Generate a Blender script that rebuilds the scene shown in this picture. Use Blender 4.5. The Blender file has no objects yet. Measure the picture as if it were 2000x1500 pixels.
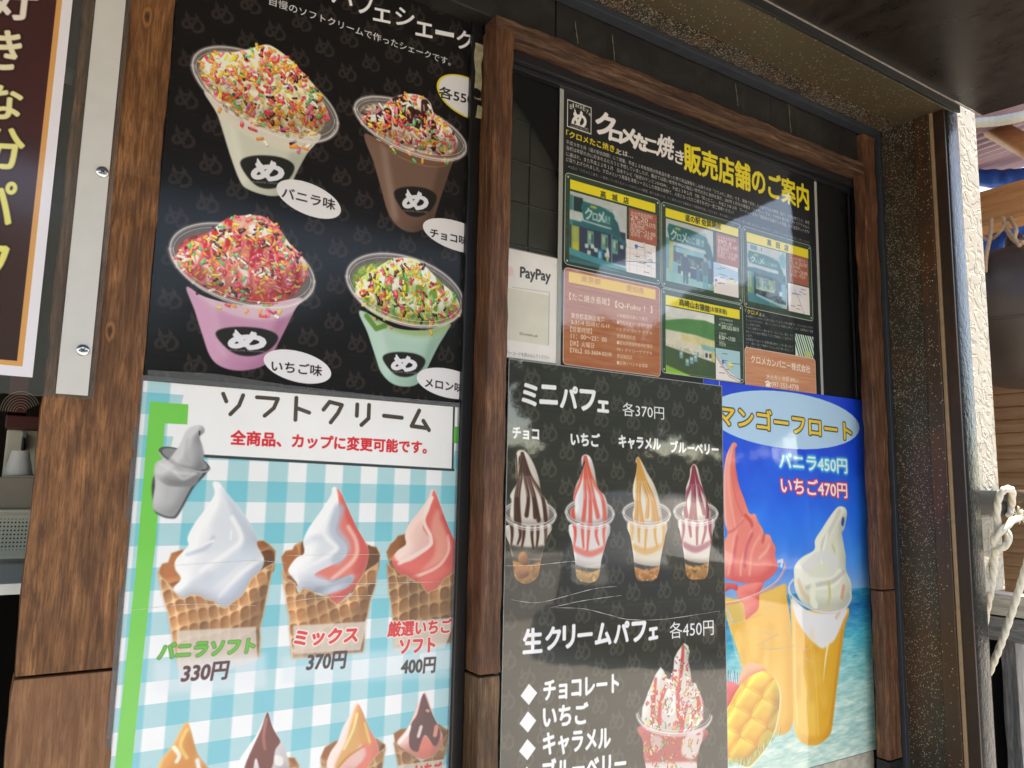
import bpy, bmesh, math, random, time
import numpy as np
from mathutils import Vector, Matrix
SC = bpy.context.scene
R = math.radians
# ------------------------------------------------------------------ camera (27 mm phone lens, held a little below the eaves, looking right along the shop front)
YAW, PITCH, ROLL, FPX, DIST, EYE = -.5685, .1357, -.02136, 1502., .9, 1.5
def _rot():
    cx, sx = math.cos(YAW), math.sin(YAW); cy, sy = math.cos(PITCH), math.sin(PITCH); cz, sz = math.cos(ROLL), math.sin(ROLL)
    return np.array([[cx, -sx, 0], [sx, cx, 0], [0, 0, 1]]) @ np.array([[1, 0, 0], [0, cy, -sy], [0, sy, cy]]) @ np.array([[cz, 0, sz], [0, 1, 0], [-sz, 0, cz]])
CM = _rot()
def W(px, py, y=0.):        # survey helper: where on the vertical plane y = const a point of the 2000x1500 photograph lies
    d = CM @ np.array([(px-1000)/FPX, 1., -(py-750)/FPX]); t = (y+DIST)/d[1]
    return np.array([d[0]*t, y, EYE+d[2]*t])
def proj(x, y, z):
    c = CM.T @ np.array([x, y+DIST, z-EYE]); return 1000+FPX*c[0]/c[1], 750-FPX*c[2]/c[1]
cam = bpy.data.cameras.new('camera'); cam_ob = bpy.data.objects.new('camera', cam); SC.collection.objects.link(cam_ob)
cam.sensor_width = 36; cam.lens = FPX/2000*36; cam.clip_start = .02; cam.clip_end = 500
cam_ob.matrix_world = Matrix(((CM[0][0], CM[0][2], -CM[0][1], 0), (CM[1][0], CM[1][2], -CM[1][1], -DIST), (CM[2][0], CM[2][2], -CM[2][1], EYE), (0, 0, 0, 1)))
SC.camera = cam_ob
# ------------------------------------------------------------------ sky, sun, exposure
SUN_EL, SUN_AZ = 62., 104.      # azimuth clockwise from +Y (the wall faces -Y)
world = bpy.data.worlds.new('World'); SC.world = world; world.use_nodes = True
wn = world.node_tree; bg = wn.nodes['Background']; sky = wn.nodes.new('ShaderNodeTexSky'); sky.sky_type = 'NISHITA'; sky.sun_disc = False
sky.sun_elevation = R(SUN_EL); sky.sun_rotation = R(SUN_AZ); sky.air_density = 1.; sky.dust_density = 1.2; sky.ozone_density = 1.
wn.links.new(sky.outputs[0], bg.inputs[0]); bg.inputs[1].default_value = .15
sun = bpy.data.lights.new('sun', 'SUN'); sun.energy = 3.4; sun.angle = R(.53); sun.color = (1., .96, .90)
sun_ob = bpy.data.objects.new('sun', sun); SC.collection.objects.link(sun_ob)
_d = Vector((math.sin(R(SUN_AZ))*math.cos(R(SUN_EL)), math.cos(R(SUN_AZ))*math.cos(R(SUN_EL)), math.sin(R(SUN_EL))))
sun_ob.rotation_euler = _d.to_track_quat('Z', 'Y').to_euler(); sun_ob.location = _d*20
SC.view_settings.view_transform = 'Standard'; SC.view_settings.look = 'None'; SC.view_settings.exposure = 2.13; SC.view_settings.gamma = 1.; SC.view_settings.use_curve_mapping = False
SC.view_settings.use_white_balance = True; SC.view_settings.white_balance_temperature = 7700; SC.view_settings.white_balance_tint = 10
SC.cycles.max_bounces = 10; SC.cycles.diffuse_bounces = 5; SC.cycles.transparent_max_bounces = 12; SC.cycles.use_denoising = True; SC.cycles.caustics_reflective = False; SC.cycles.caustics_refractive = False
YP = -.0035     # printed face of the left posters
YS = -.0095     # the clear sheet that hangs in front of the planks
# ------------------------------------------------------------------ flat print: a small 2-D painter (all artwork is generated here)
RNG = np.random.RandomState(7)
_font = {}
def glyph_tris(s):
    if s in _font: return _font[s]
    c = bpy.data.curves.new('lettering', 'FONT'); c.body = s; c.resolution_u = 3
    o = bpy.data.objects.new('lettering', c); SC.collection.objects.link(o)
    ev = o.evaluated_get(bpy.context.evaluated_depsgraph_get()); m = ev.to_mesh()
    v = np.empty(len(m.vertices)*3, np.float32); m.vertices.foreach_get('co', v); v = v.reshape(-1, 3)[:, :2].astype(float)
    m.calc_loop_triangles(); t = np.empty(len(m.loop_triangles)*3, np.int32); m.loop_triangles.foreach_get('vertices', t); t = t.reshape(-1, 3)
    ev.to_mesh_clear(); bpy.data.objects.remove(o); bpy.data.curves.remove(c)
    a, b, d = v[t[:, 0]], v[t[:, 1]], v[t[:, 2]]
    cr_ = (b[:, 0]-a[:, 0])*(d[:, 1]-a[:, 1])-(b[:, 1]-a[:, 1])*(d[:, 0]-a[:, 0])
    t[cr_ < 0] = t[cr_ < 0][:, ::-1]
    e = np.concatenate([t[:, [0, 1]], t[:, [1, 2]], t[:, [2, 0]]]); N = len(v)
    k = e[:, 0].astype(np.int64)*N+e[:, 1]; kr = e[:, 1].astype(np.int64)*N+e[:, 0]
    e = e[~np.isin(k, kr)]
    lo, hi = v.min(0), v.max(0)
    _font[s] = ((v-lo)/np.maximum(hi-lo, 1e-6), e, (hi-lo))
    return _font[s]

def raster(P0, P1, x0, y0, w, h, SS=3):
    """coverage of the region enclosed by directed edges P0->P1 (non-zero winding)"""
    acc = np.zeros((h*SS, w+2))
    a = P0-[x0, y0]; b = P1-[x0, y0]
    sg = np.where(b[:, 1] > a[:, 1], 1., -1.); fl = sg < 0
    t = a[fl].copy(); a[fl] = b[fl]; b[fl] = t
    ya = a[:, 1]*SS; yb = b[:, 1]*SS
    i0 = np.clip(np.ceil(ya-.5), 0, h*SS).astype(int); i1 = np.clip(np.ceil(yb-.5), 0, h*SS).astype(int)
    n = np.maximum(i1-i0, 0); tot = n.sum()
    if tot == 0: return np.zeros((h, w))
    idx = np.repeat(np.arange(len(n)), n); off = np.arange(tot)-np.repeat(np.cumsum(n)-n, n)
    r = i0[idx]+off; yy = (r+.5-ya[idx])/np.maximum(yb[idx]-ya[idx], 1e-9)
    x = np.clip(a[idx, 0]+(b[idx, 0]-a[idx, 0])*yy, 0, w); xi = np.floor(x).astype(int); fx = x-xi
    np.add.at(acc, (r, xi), sg[idx]*(1-fx)); np.add.at(acc, (r, xi+1), sg[idx]*fx)
    c = np.clip(np.abs(np.cumsum(acc, 1))[:, :w], 0, 1)
    return c.reshape(h, SS, w).mean(1)

def blur(m, r):
    if r < .4: return m
    k = max(1, int(round(r*1.2))); out = m
    for _ in range(2):
        for ax in (0, 1):
            pad = [(0, 0)]*out.ndim; pad[ax] = (k+1, k)
            c = np.cumsum(np.pad(out, pad, mode='edge'), axis=ax); L = out.shape[ax]
            hi = np.take(c, np.arange(2*k+1, 2*k+1+L), axis=ax); lo = np.take(c, np.arange(0, L), axis=ax)
            out = (hi-lo)/(2*k+1)
    return out
def dilate(m, r):
    if r <= 0: return m
    out = m.copy(); h, w = m.shape
    rr = [r] if r < 2.2 else [r*.5, r]
    for q in rr:
        for k in range(12 if q > 1.5 else 8):
            a = k*math.tau/(12 if q > 1.5 else 8); dx = q*math.cos(a); dy = q*math.sin(a)
            ix, iy = int(math.floor(dx)), int(math.floor(dy)); fx, fy = dx-ix, dy-iy
            p = np.pad(m, 8+int(r), mode='constant'); o = 8+int(r)
            def sh(i, j): return p[o-j:o-j+h, o-i:o-i+w]
            s = sh(ix, iy)*(1-fx)*(1-fy)+sh(ix+1, iy)*fx*(1-fy)+sh(ix, iy+1)*(1-fx)*fy+sh(ix+1, iy+1)*fx*fy
            out = np.maximum(out, s)
    return out
def vnoise(h, w, sc, seed=0, sx=None):
    r = np.random.RandomState(seed); sx = sx or sc
    gh, gw = int(h/sc)+3, int(w/sx)+3; g = r.rand(gh, gw)
    y = np.arange(h)/sc; x = np.arange(w)/sx; yi = y.astype(int); xi = x.astype(int); fy = (y-yi); fx = (x-xi)
    fy = (fy*fy*(3-2*fy))[:, None]; fx = (fx*fx*(3-2*fx))[None, :]
    a = g[yi][:, xi]; b = g[yi][:, xi+1]; c = g[yi+1][:, xi]; d = g[yi+1][:, xi+1]
    return a*(1-fx)*(1-fy)+b*fx*(1-fy)+c*(1-fx)*fy+d*fx*fy
def fbm(h, w, sc, seed=0, sx=None):
    sx = sx or sc
    return .55*vnoise(h, w, sc, seed, sx)+.3*vnoise(h, w, max(sc/2, 1.5), seed+1, max(sx/2, 1.5))+.15*vnoise(h, w, max(sc/4, 1.2), seed+2, max(sx/4, 1.2))
def cr(pts, closed=True, n=5):
    p = np.array(pts, float); N = len(p); out = []
    for i in range(N if closed else N-1):
        if closed: a, b, c, d = p[(i-1) % N], p[i], p[(i+1) % N], p[(i+2) % N]
        else: a, b, c, d = p[max(i-1, 0)], p[i], p[i+1], p[min(i+2, N-1)]
        for t in np.arange(n)/n:
            out.append(.5*(2*b+(c-a)*t+(2*a-5*b+4*c-d)*t*t+(3*b-a-3*c+d)*t**3))
    if not closed: out.append(p[-1])
    return np.array(out)
def zv(ox, oy, s): return lambda *p: [(ox+x/s, oy+y/s) for x, y in p]
def ell(c, u, v, n=40, a0=0, a1=math.tau):
    t = np.linspace(a0, a1, n, endpoint=(a1-a0) < 6.2)
    return np.array([(c[0]+u[0]*math.cos(k)+v[0]*math.sin(k), c[1]+u[1]*math.cos(k)+v[1]*math.sin(k)) for k in t])
def C(c): return np.array(c, float)/255.

class Art:
    def __init__(s, x0, x1, z0, z1, y, res, bg):
        s.x0, s.x1, s.z0, s.z1, s.y, s.res = x0, x1, z0, z1, y, res
        s.w = int(round((x1-x0)*res)); s.h = int(round((z1-z0)*res))
        s.img = np.zeros((s.h, s.w, 3))+C(bg); s.clip = None
        s.X = x0+(np.arange(s.w)+.5)/res; s.Z = z1-(np.arange(s.h)+.5)/res
    def tex(s, pts):
        return np.array([((q[0]-s.x0)*s.res, (s.z1-q[2])*s.res) for q in (W(p[0], p[1], s.y) for p in pts)])
    def sc(s, p):      # texels per photo pixel (across, down) near p
        a, b, c = s.tex([p, (p[0]+4, p[1]), (p[0], p[1]+4)])
        return abs(b[0]-a[0])/4, abs(c[1]-a[1])/4
    def box(s, t, pad):
        lo = np.floor(t.min(0)-pad).astype(int); hi = np.ceil(t.max(0)+pad).astype(int)
        x0, y0 = max(lo[0], 0), max(lo[1], 0); x1, y1 = min(hi[0], s.w), min(hi[1], s.h)
        return x0, y0, x1-x0, y1-y0
    def comp(s, m, bb, col, a=1.):
        x0, y0, w, h = bb; m = np.clip(m, 0, 1)*a
        if s.clip is not None: m = m*s.clip[y0:y0+h, x0:x0+w]
        col = C(col) if np.ndim(col) == 1 else col
        v = s.img[y0:y0+h, x0:x0+w]; v += (col-v)*m[..., None]
    def mask(s, polys, pad=2, raw=False):
        ts = [np.array(p, float) if raw else s.tex(p) for p in polys]; bb = s.box(np.concatenate(ts), pad)
        if bb[2] < 3 or bb[3] < 3: return None, None
        P0 = np.concatenate(ts); P1 = np.concatenate([np.roll(t, -1, 0) for t in ts])
        return raster(P0, P1, *bb), bb
    def fill(s, pts, col, a=1., soft=0, raw=False):
        m, bb = s.mask([pts], 2+soft*3, raw)
        if m is not None: s.comp(blur(m, soft), bb, col, a)
    def rect(s, a, b, col, al=1.):      # a rectangle of the print between two photo points
        ta, tb = s.tex([a, b]); s.fill([(ta[0], ta[1]), (tb[0], ta[1]), (tb[0], tb[1]), (ta[0], tb[1])], col, al, raw=True)
    def full(s, pts):
        m, bb = s.mask([pts]); f = np.zeros((s.h, s.w))
        if m is not None: f[bb[1]:bb[1]+bb[3], bb[0]:bb[0]+bb[2]] = m
        return f
    def grad(s, pts, cols, a=1., soft=0, ax=1):     # linear colour ramp down (ax=1) or across (ax=0)
        m, bb = s.mask([pts], 2+soft*3)
        if m is None: return
        t = s.tex(pts); lo, hi = t[:, ax].min(), t[:, ax].max()
        n = bb[3] if ax else bb[2]; q = np.clip(((bb[1] if ax else bb[0])+np.arange(n)-lo)/(hi-lo), 0, 1)
        k = np.linspace(0, 1, len(cols)); c = np.stack([np.interp(q, k, [cc[i]/255. for cc in cols]) for i in range(3)], -1)
        c = np.broadcast_to(c[:, None] if ax else c[None], (bb[3], bb[2], 3)); s.comp(blur(m, soft), bb, c, a)
    def puff(s, pts, light, dark, r=6, a=1., l=(-.6, -.8), k=2.2, bias=.62, soft=.5, spec=0, smooth=True):
        """a shape printed with soft modelling, as a studio photo of cream or dough is"""
        pts = cr(pts) if smooth else pts
        m, bb = s.mask([pts], 3)
        if m is None: return
        b = blur(m, r); gy, gx = np.gradient(b); n = (gx*l[0]+gy*l[1])*-1*r*k
        q = np.clip(bias+n, 0, 1)
        q = q[..., None]; c = C(dark)*(1-q)+C(light)*q
        if spec: c = c+spec*np.clip(n-.35, 0, 1)[..., None]
        s.comp(blur(m, soft), bb, np.clip(c, 0, 1), a)
    def line(s, pts, w, col, a=1., soft=0, w1=None, raw=False, smooth=False):
        if smooth: pts = cr(pts, False, 6)
        t = np.array(pts, float) if raw else s.tex(pts)
        sx = 1 if raw else sum(s.sc(pts[0]))/2
        r0 = w*sx/2; r1 = (w if w1 is None else w1)*sx/2
        bb = s.box(t, max(r0, r1)+2+soft*3)
        if bb[2] <= 0 or bb[3] <= 0: return
        yy, xx = np.mgrid[bb[1]:bb[1]+bb[3], bb[0]:bb[0]+bb[2]]; xx = xx+.5; yy = yy+.5
        d = np.full(xx.shape, 1e9); n = len(t)-1
        for i in range(n):
            ax, ay = t[i]; bx, by = t[i+1]; L2 = (bx-ax)**2+(by-ay)**2+1e-9
            q = np.clip(((xx-ax)*(bx-ax)+(yy-ay)*(by-ay))/L2, 0, 1)
            rr = r0+(r1-r0)*(i+q)/n
            d = np.minimum(d, np.hypot(xx-ax-q*(bx-ax), yy-ay-q*(by-ay))-rr)
        s.comp(blur(np.clip(.5-d, 0, 1), soft), bb, col, a)
    def text(s, st, p0, p1, h, col, bold=0, a=1., out=None, outw=0, glow=None, gloww=0, shear=0, gray=None, blurr=0, clipx=None):
        """ink box of the words: bottom-left p0, bottom-right p1, height h in photo pixels at p0"""
        uv, e, _ = glyph_tris(st); t0, t1 = s.tex([p0, p1]); sx, sy = s.sc(p0); H = h*sy
        k = (sx+sy)/2; bold *= k; outw *= k; gloww *= k
        ux = t1-t0; P_ = t0+uv[:, :1]*ux+np.stack([uv[:, 1]*H*shear, -uv[:, 1]*H], 1)
        bb = s.box(P_, 3+bold+outw+gloww*3)
        if bb[2] <= 0 or bb[3] <= 0: return
        m = raster(P_[e[:, 0]], P_[e[:, 1]], *bb, SS=4); m = dilate(m, bold)
        if glow is not None: s.comp(blur(dilate(m, gloww), gloww*.7)*1.2, bb, glow, .9)
        if out is not None: s.comp(dilate(m, outw), bb, out)
        s.comp(blur(m, blurr), bb, col, a)
    def chars(s, st, boxes, col, **k):
        for ch, (x0, y0, x1, y1) in zip(st, boxes):      # bottom-left, bottom-right y given by slope
            s.text(ch, (x0, y0), (x1, y0), y1, col, **k)
    def sprinkle(s, region, n, L=9, w=3.6, seed=1, cols=None, sx=1., hole=None):
        r = np.random.RandomState(seed); m, bb = s.mask([region])
        cols = cols or [(246, 62, 78), (250, 84, 128), (255, 160, 44), (255, 222, 70), (255, 248, 228), (84, 190, 110), (255, 128, 160), (255, 176, 66), (255, 150, 50), (70, 28, 26), (255, 250, 236), (240, 70, 70)]
        ys, xs = np.nonzero(m > .6); q = sum(s.sc(region[0]))/2
        if len(ys) == 0: return
        dens = fbm(bb[3], bb[2], 26, seed+77)
        for i in range(n):
            j = r.randint(len(ys))
            for _ in range(4):
                if dens[ys[j], xs[j]] > .2+.3*r.rand(): break
                j = r.randint(len(ys))
            cx, cy = bb[0]+xs[j]+r.rand(), bb[1]+ys[j]+r.rand(); a = r.rand()*math.pi
            l = L*q*(.2+.3*r.rand()); dx, dy = math.cos(a)*l, math.sin(a)*l; c = np.array(cols[r.randint(len(cols))], float)
            c = c*(.86+.2*r.rand()); rad = w*q/2*(.8+.4*r.rand())
            R_ = int(l+rad+3); x0, y0 = max(int(cx)-R_, 0), max(int(cy)-R_, 0); x1, y1 = min(int(cx)+R_, s.w), min(int(cy)+R_, s.h)
            if x1 <= x0 or y1 <= y0: continue
            yy, xx = np.mgrid[y0:y1, x0:x1]; xx = xx+.5-cx; yy = yy+.5-cy
            def dist(ox, oy, f): 
                t = np.clip(((xx-ox)*dx+(yy-oy)*dy)/(l*l)*1., -f, f); return np.hypot(xx-ox-t*dx, yy-oy-t*dy)
            b2 = (x0, y0, x1-x0, y1-y0)
            s.comp(np.clip(rad+.8-dist(rad*.35, rad*.5, 1), 0, 1), b2, (90, 40, 30), .28)
            d = dist(0, 0, 1); s.comp(np.clip(rad+.5-d, 0, 1), b2, np.clip(c, 0, 255))
            s.comp(np.clip(rad*.42+.4-dist(-rad*.3, -rad*.35, .6), 0, 1), b2, (255, 250, 240), .45)
    def mottle(s, pts, amt, sc, seed=3):
        m, bb = s.mask([pts])
        if m is None: return
        v = s.img[bb[1]:bb[1]+bb[3], bb[0]:bb[0]+bb[2]]; n = (fbm(bb[3], bb[2], sc, seed)-.5)*amt
        v += (v*n[..., None]*2)*m[..., None]; np.clip(v, 0, 1, out=v)
    def shade(s, poly, r=16, lo=.72, hi=1.16, l=(-.55, -.8), k=3.):
        """model a whole mound: darker on its far side, lighter towards the studio lamp"""
        m, bb = s.mask([poly], 3)
        if m is None: return
        b = blur(m, r); gy, gx = np.gradient(b); n = -(gx*l[0]+gy*l[1])*r*k; q = np.clip(.5+n, 0, 1)[..., None]
        v = s.img[bb[1]:bb[1]+bb[3], bb[0]:bb[0]+bb[2]]; v += (v*(lo+(hi-lo)*q)-v)*m[..., None]; np.clip(v, 0, 1, out=v)
    def waffle(s, pts, seed=1, tint=(1, 1, 1), d1=(.10, 1.), d2=(1., -.34), st=(21, 27)):
        tint = np.array(tint); s.puff(pts, np.array((240, 196, 146))*tint, np.array((196, 136, 86))*tint, 12, smooth=False, bias=.7)
        old = s.clip; s.clip = s.full(pts) if old is None else old*s.full(pts)
        t = np.array(pts, float); c = t.mean(0); r = np.random.RandomState(seed); a, b = np.array(d1)/math.hypot(*d1), np.array(d2)/math.hypot(*d2)
        def P_(i, j): return c+b*(i*st[0]+3*math.sin(j*1.1+seed))+a*(j*st[1]+4*math.sin(i*.9+seed*2))
        for i in range(-9, 10):
            for j in range(-9, 10):
                q = [P_(i+.13, j+.12), P_(i+.88, j+.12), P_(i+.88, j+.88), P_(i+.13, j+.88)]
                if np.hypot(*(q[0]-c)) > 170: continue
                g = .82+.22*r.rand(); s.puff(q, np.array((214, 156, 104))*tint*g, np.array((166, 104, 62))*tint*g, 3.2, l=(.6, .8), k=2., bias=.55, soft=.9)
        for _ in range(9):
            p = c+(r.rand(2)-.5)*90; s.line([p, p+(r.rand(2)-.5)*26], 7, np.array((150, 92, 54))*tint, .25, soft=3)
        s.clip = old; s.shade(pts, 18, .74, 1.12, (-.8, -.3)); s.line(list(pts)+[pts[0]], 2.6, np.array((248, 214, 168))*tint, .55, soft=.9)
    def photo(s, a, b, rad=.7, grain=.05, tint=(1, 1, 1), seed=1):
        """printed-photo softness and grain over a rectangle"""
        ta, tb = s.tex([a, b]); x0, y0, x1, y1 = [int(round(v)) for v in (ta[0], ta[1], tb[0], tb[1])]; v = s.img[y0:y1, x0:x1]; r = np.random.RandomState(seed)
        o = blur(v, rad) if rad else v.copy(); h, w = v.shape[:2]; n = (fbm(h, w, 3, seed)-.5)*grain*2+(fbm(h, w, 22, seed+5)-.5)*.14
        g = o.mean(2, keepdims=True); o = (g+(o-g)*.86)*(1+n[..., None])*np.array(tint); v[:] = np.clip(o, 0, 1)

def me_mark(A, c, w, h, col=(232, 232, 240), a=1., bold=1.4):
    """the round brush-written kana with two horns"""
    x, y = c
    A.text('め', (x-w/2, y+h*.45), (x+w/2, y+h*.49), h*.86, col, bold=bold*w/38., a=a)
    for hx, lean, t in ((-.26, -.02, .60), (.14, .05, .5)):
        A.fill(cr([(x+w*(hx-.06), y-h*.16), (x+w*(hx+lean-.05), y-h*t), (x+w*(hx+.06), y-h*.36), (x+w*(hx+.13), y-h*.22)]), col, a)

def rim(A, c, u, v, part, col=(225, 215, 215), w=3.):
    """the clear plastic lip of a cup: the back half goes behind the filling, the front half over it"""
    a0, a1 = (math.pi, math.tau) if part == 'back' else (0, math.pi)
    e = ell(c, u, v, 36, a0, a1)
    if part == 'back':
        A.fill(ell(c, u, v), (176, 168, 164), .55)
        A.fill(ell((c[0], c[1]+2), np.array(u)*.93, np.array(v)*.9), (120, 112, 108), .3)
    A.line(e, w*2.3, col, .5, soft=1.); A.line(e, w*.5, (250, 248, 250), .8)
    e2 = ell((c[0], c[1]+(3 if part == 'back' else -4)), np.array(u)*.955, np.array(v)*.93, 36, a0, a1); A.line(e2, 1.2, (245, 240, 240), .6)
    if part == 'front':
        e3 = ell((c[0], c[1]+5), np.array(u)*.96, np.array(v)*.98, 36, .15, math.pi-.15); A.line(e3, 3.5, (215, 200, 198), .35, soft=1); A.line(e3, 1., (250, 245, 245), .55)

def plastic_cup(A, c, u, v, body, colL, colD, colB, heap, base, n, L, w, seed, label, syrup=None, syr=0, cols=None, band=None):
    rim(A, c, u, v, 'back')
    # body of the cup
    A.puff(body, colL, colD, 14, bias=.66, k=2.6, l=(-.9, -.35), soft=.7)
    old = A.clip; A.clip = A.full(cr(body)); q = np.array(body, float); lo, hi = q.min(0), q.max(0)
    A.grad([(lo[0], lo[1]), (hi[0], lo[1]), (hi[0], hi[1]), (lo[0], hi[1])], [colB, colL, colL, colB], .35)
    A.line([(lo[0]+(hi[0]-lo[0])*.2, lo[1]+20), (lo[0]+(hi[0]-lo[0])*.33, hi[1]-30)], 13, (255, 250, 245), .18, soft=4)
    A.line([(hi[0]-(hi[0]-lo[0])*.13, lo[1]+30), (hi[0]-(hi[0]-lo[0])*.3, hi[1]-30)], 8, colD, .5, soft=4)
    for k, f in enumerate((1.25, 1.42)):
        A.line(ell((c[0], c[1]+6*f), np.array(u)*.86, np.array(v)*f*.85, 24, .1, math.pi-.1), 1.6, (255, 250, 248), .3, soft=.6)
    if band: A.fill(ell((c[0], c[1]+v[1]*.42), np.array(u)*.84, np.array(v)*.92), band, .75, soft=3); A.sprinkle(ell((c[0], c[1]+v[1]*.6), np.array(u)*.74, np.array(v)*.7), n//6, L, w, seed+5, cols)
    A.clip = old
    # filling
    e0 = ell((c[0]-u[0]*.05, c[1]+v[1]*.1-u[1]*.05), np.array(u)*.86, np.array(v)*.82); A.fill(e0, base[1], .9, soft=2); A.mottle(e0, .5, 9, seed+3); A.sprinkle(ell((c[0]-u[0]*.05, c[1]+v[1]*.1-u[1]*.05), np.array(u)*.8, np.array(v)*.76), n//3, L, w, seed+9, cols)
    A.puff(heap, base[0], base[1], 12, bias=.7, k=2.4); A.mottle(cr(heap), .3, 12, seed)
    old = A.clip; A.clip = A.full(cr(heap)); r = np.random.RandomState(seed); hp = np.array(heap, float); lo, hi = hp.min(0), hp.max(0)
    for i in range(11):
        x = lo[0]+(hi[0]-lo[0])*(i+.5)/11; y = lo[1]+(hi[1]-lo[1])*(.12+.5*r.rand()); q = 1+.6*r.rand()
        A.line([(x+8*q, y+4), (x+15*q, y+20), (x+10*q, y+40)], 8, base[1], .75, soft=2.5, smooth=True); A.line([(x, y), (x+8*q, y+16), (x+4*q, y+38)], 15*q, (255, 252, 244), .8, soft=2, w1=5, smooth=True)
    if syrup:
        for i in range(syr):
            x = lo[0]+(hi[0]-lo[0])*(i+.5+.5*r.rand())/syr; y = lo[1]+(hi[1]-lo[1])*(.05+.55*r.rand())
            A.line([(x, y), (x+4-8*r.rand(), y+18), (x+6-10*r.rand(), y+30+22*r.rand())], 17, syrup, .93, soft=.8, w1=9, smooth=True)
            A.line([(x-3, y+3), (x-2, y+14)], 2.5, (255, 235, 225), .7, soft=.6)
    A.clip = old
    A.sprinkle(cr(heap), n, L, w, seed, cols)
    A.shade(cr(heap), 20, .84, 1.16)
    rim(A, c, u, v, 'front')
    lc, lu, lv = label
    A.fill([(p[0], p[1]) for p in cr([(lc[0]-lu*1.02, lc[1]-lv*.55), (lc[0]-lu*.5, lc[1]-lv), (lc[0]+lu*.5, lc[1]-lv*.9), (lc[0]+lu*1.02, lc[1]-lv*.35), (lc[0]+lu*.75, lc[1]+lv*.55), (lc[0]+lu*.15, lc[1]+lv*1.02), (lc[0]-lu*.5, lc[1]+lv*.72)])], (30, 29, 27), .95, soft=.5)
    me_mark(A, (lc[0], lc[1]-lv*.1), lu*1.15, lv*1.25, bold=2.)
    A.text('KUROME TAKOYAKI', (lc[0]-lu*.55, lc[1]+lv*.66), (lc[0]+lu*.6, lc[1]+lv*.78), 4, (205, 205, 205), a=.7)

def pattern(A, px, rz, ox, oz, sz, col, a=1., seed=0, word=True):
    """tone-on-tone mark repeated over the black print (world lattice ox, oz)"""
    k0 = int((A.z0-oz)/rz)-2; k1 = int((A.z1-oz)/rz)+2
    for k in range(k0, k1):
        for j in range(int((A.x0-ox)/px)-2, int((A.x1-ox)/px)+3):
            x = ox+(j+(.5 if k % 2 else 0))*px; z = oz+k*rz
            if A.x0-.03 < x < A.x1+.03 and A.z0-.03 < z < A.z1+.03:
                p = proj(x, A.y, z); w = sz*1.0; q = A.sc(p); w = sz*A.res/q[0]; h = sz*1.05*A.res/q[1]
                dy = (proj(x+.01, A.y, z)[1]-p[1])/(proj(x+.01, A.y, z)[0]-p[0])
                A.text('め', (p[0]-w/2, p[1]+h*.42-dy*w/2), (p[0]+w/2, p[1]+h*.42+dy*w/2), h*.85, col, bold=w/38*1.5, a=a)
                for hx in (-.25, .18): A.fill([(p[0]+w*(hx-.08), p[1]-h*.22+dy*w*hx), (p[0]+w*(hx-.06), p[1]-h*.6+dy*w*hx), (p[0]+w*(hx+.15), p[1]-h*.24+dy*w*hx)], col, a)
                if word: A.text('KUROME TAKOYAKI', (p[0]-w*.5, p[1]+h*.66-dy*w*.5), (p[0]+w*.6, p[1]+h*.66+dy*w*.6), h*.13, col, a=a*.55)
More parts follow.
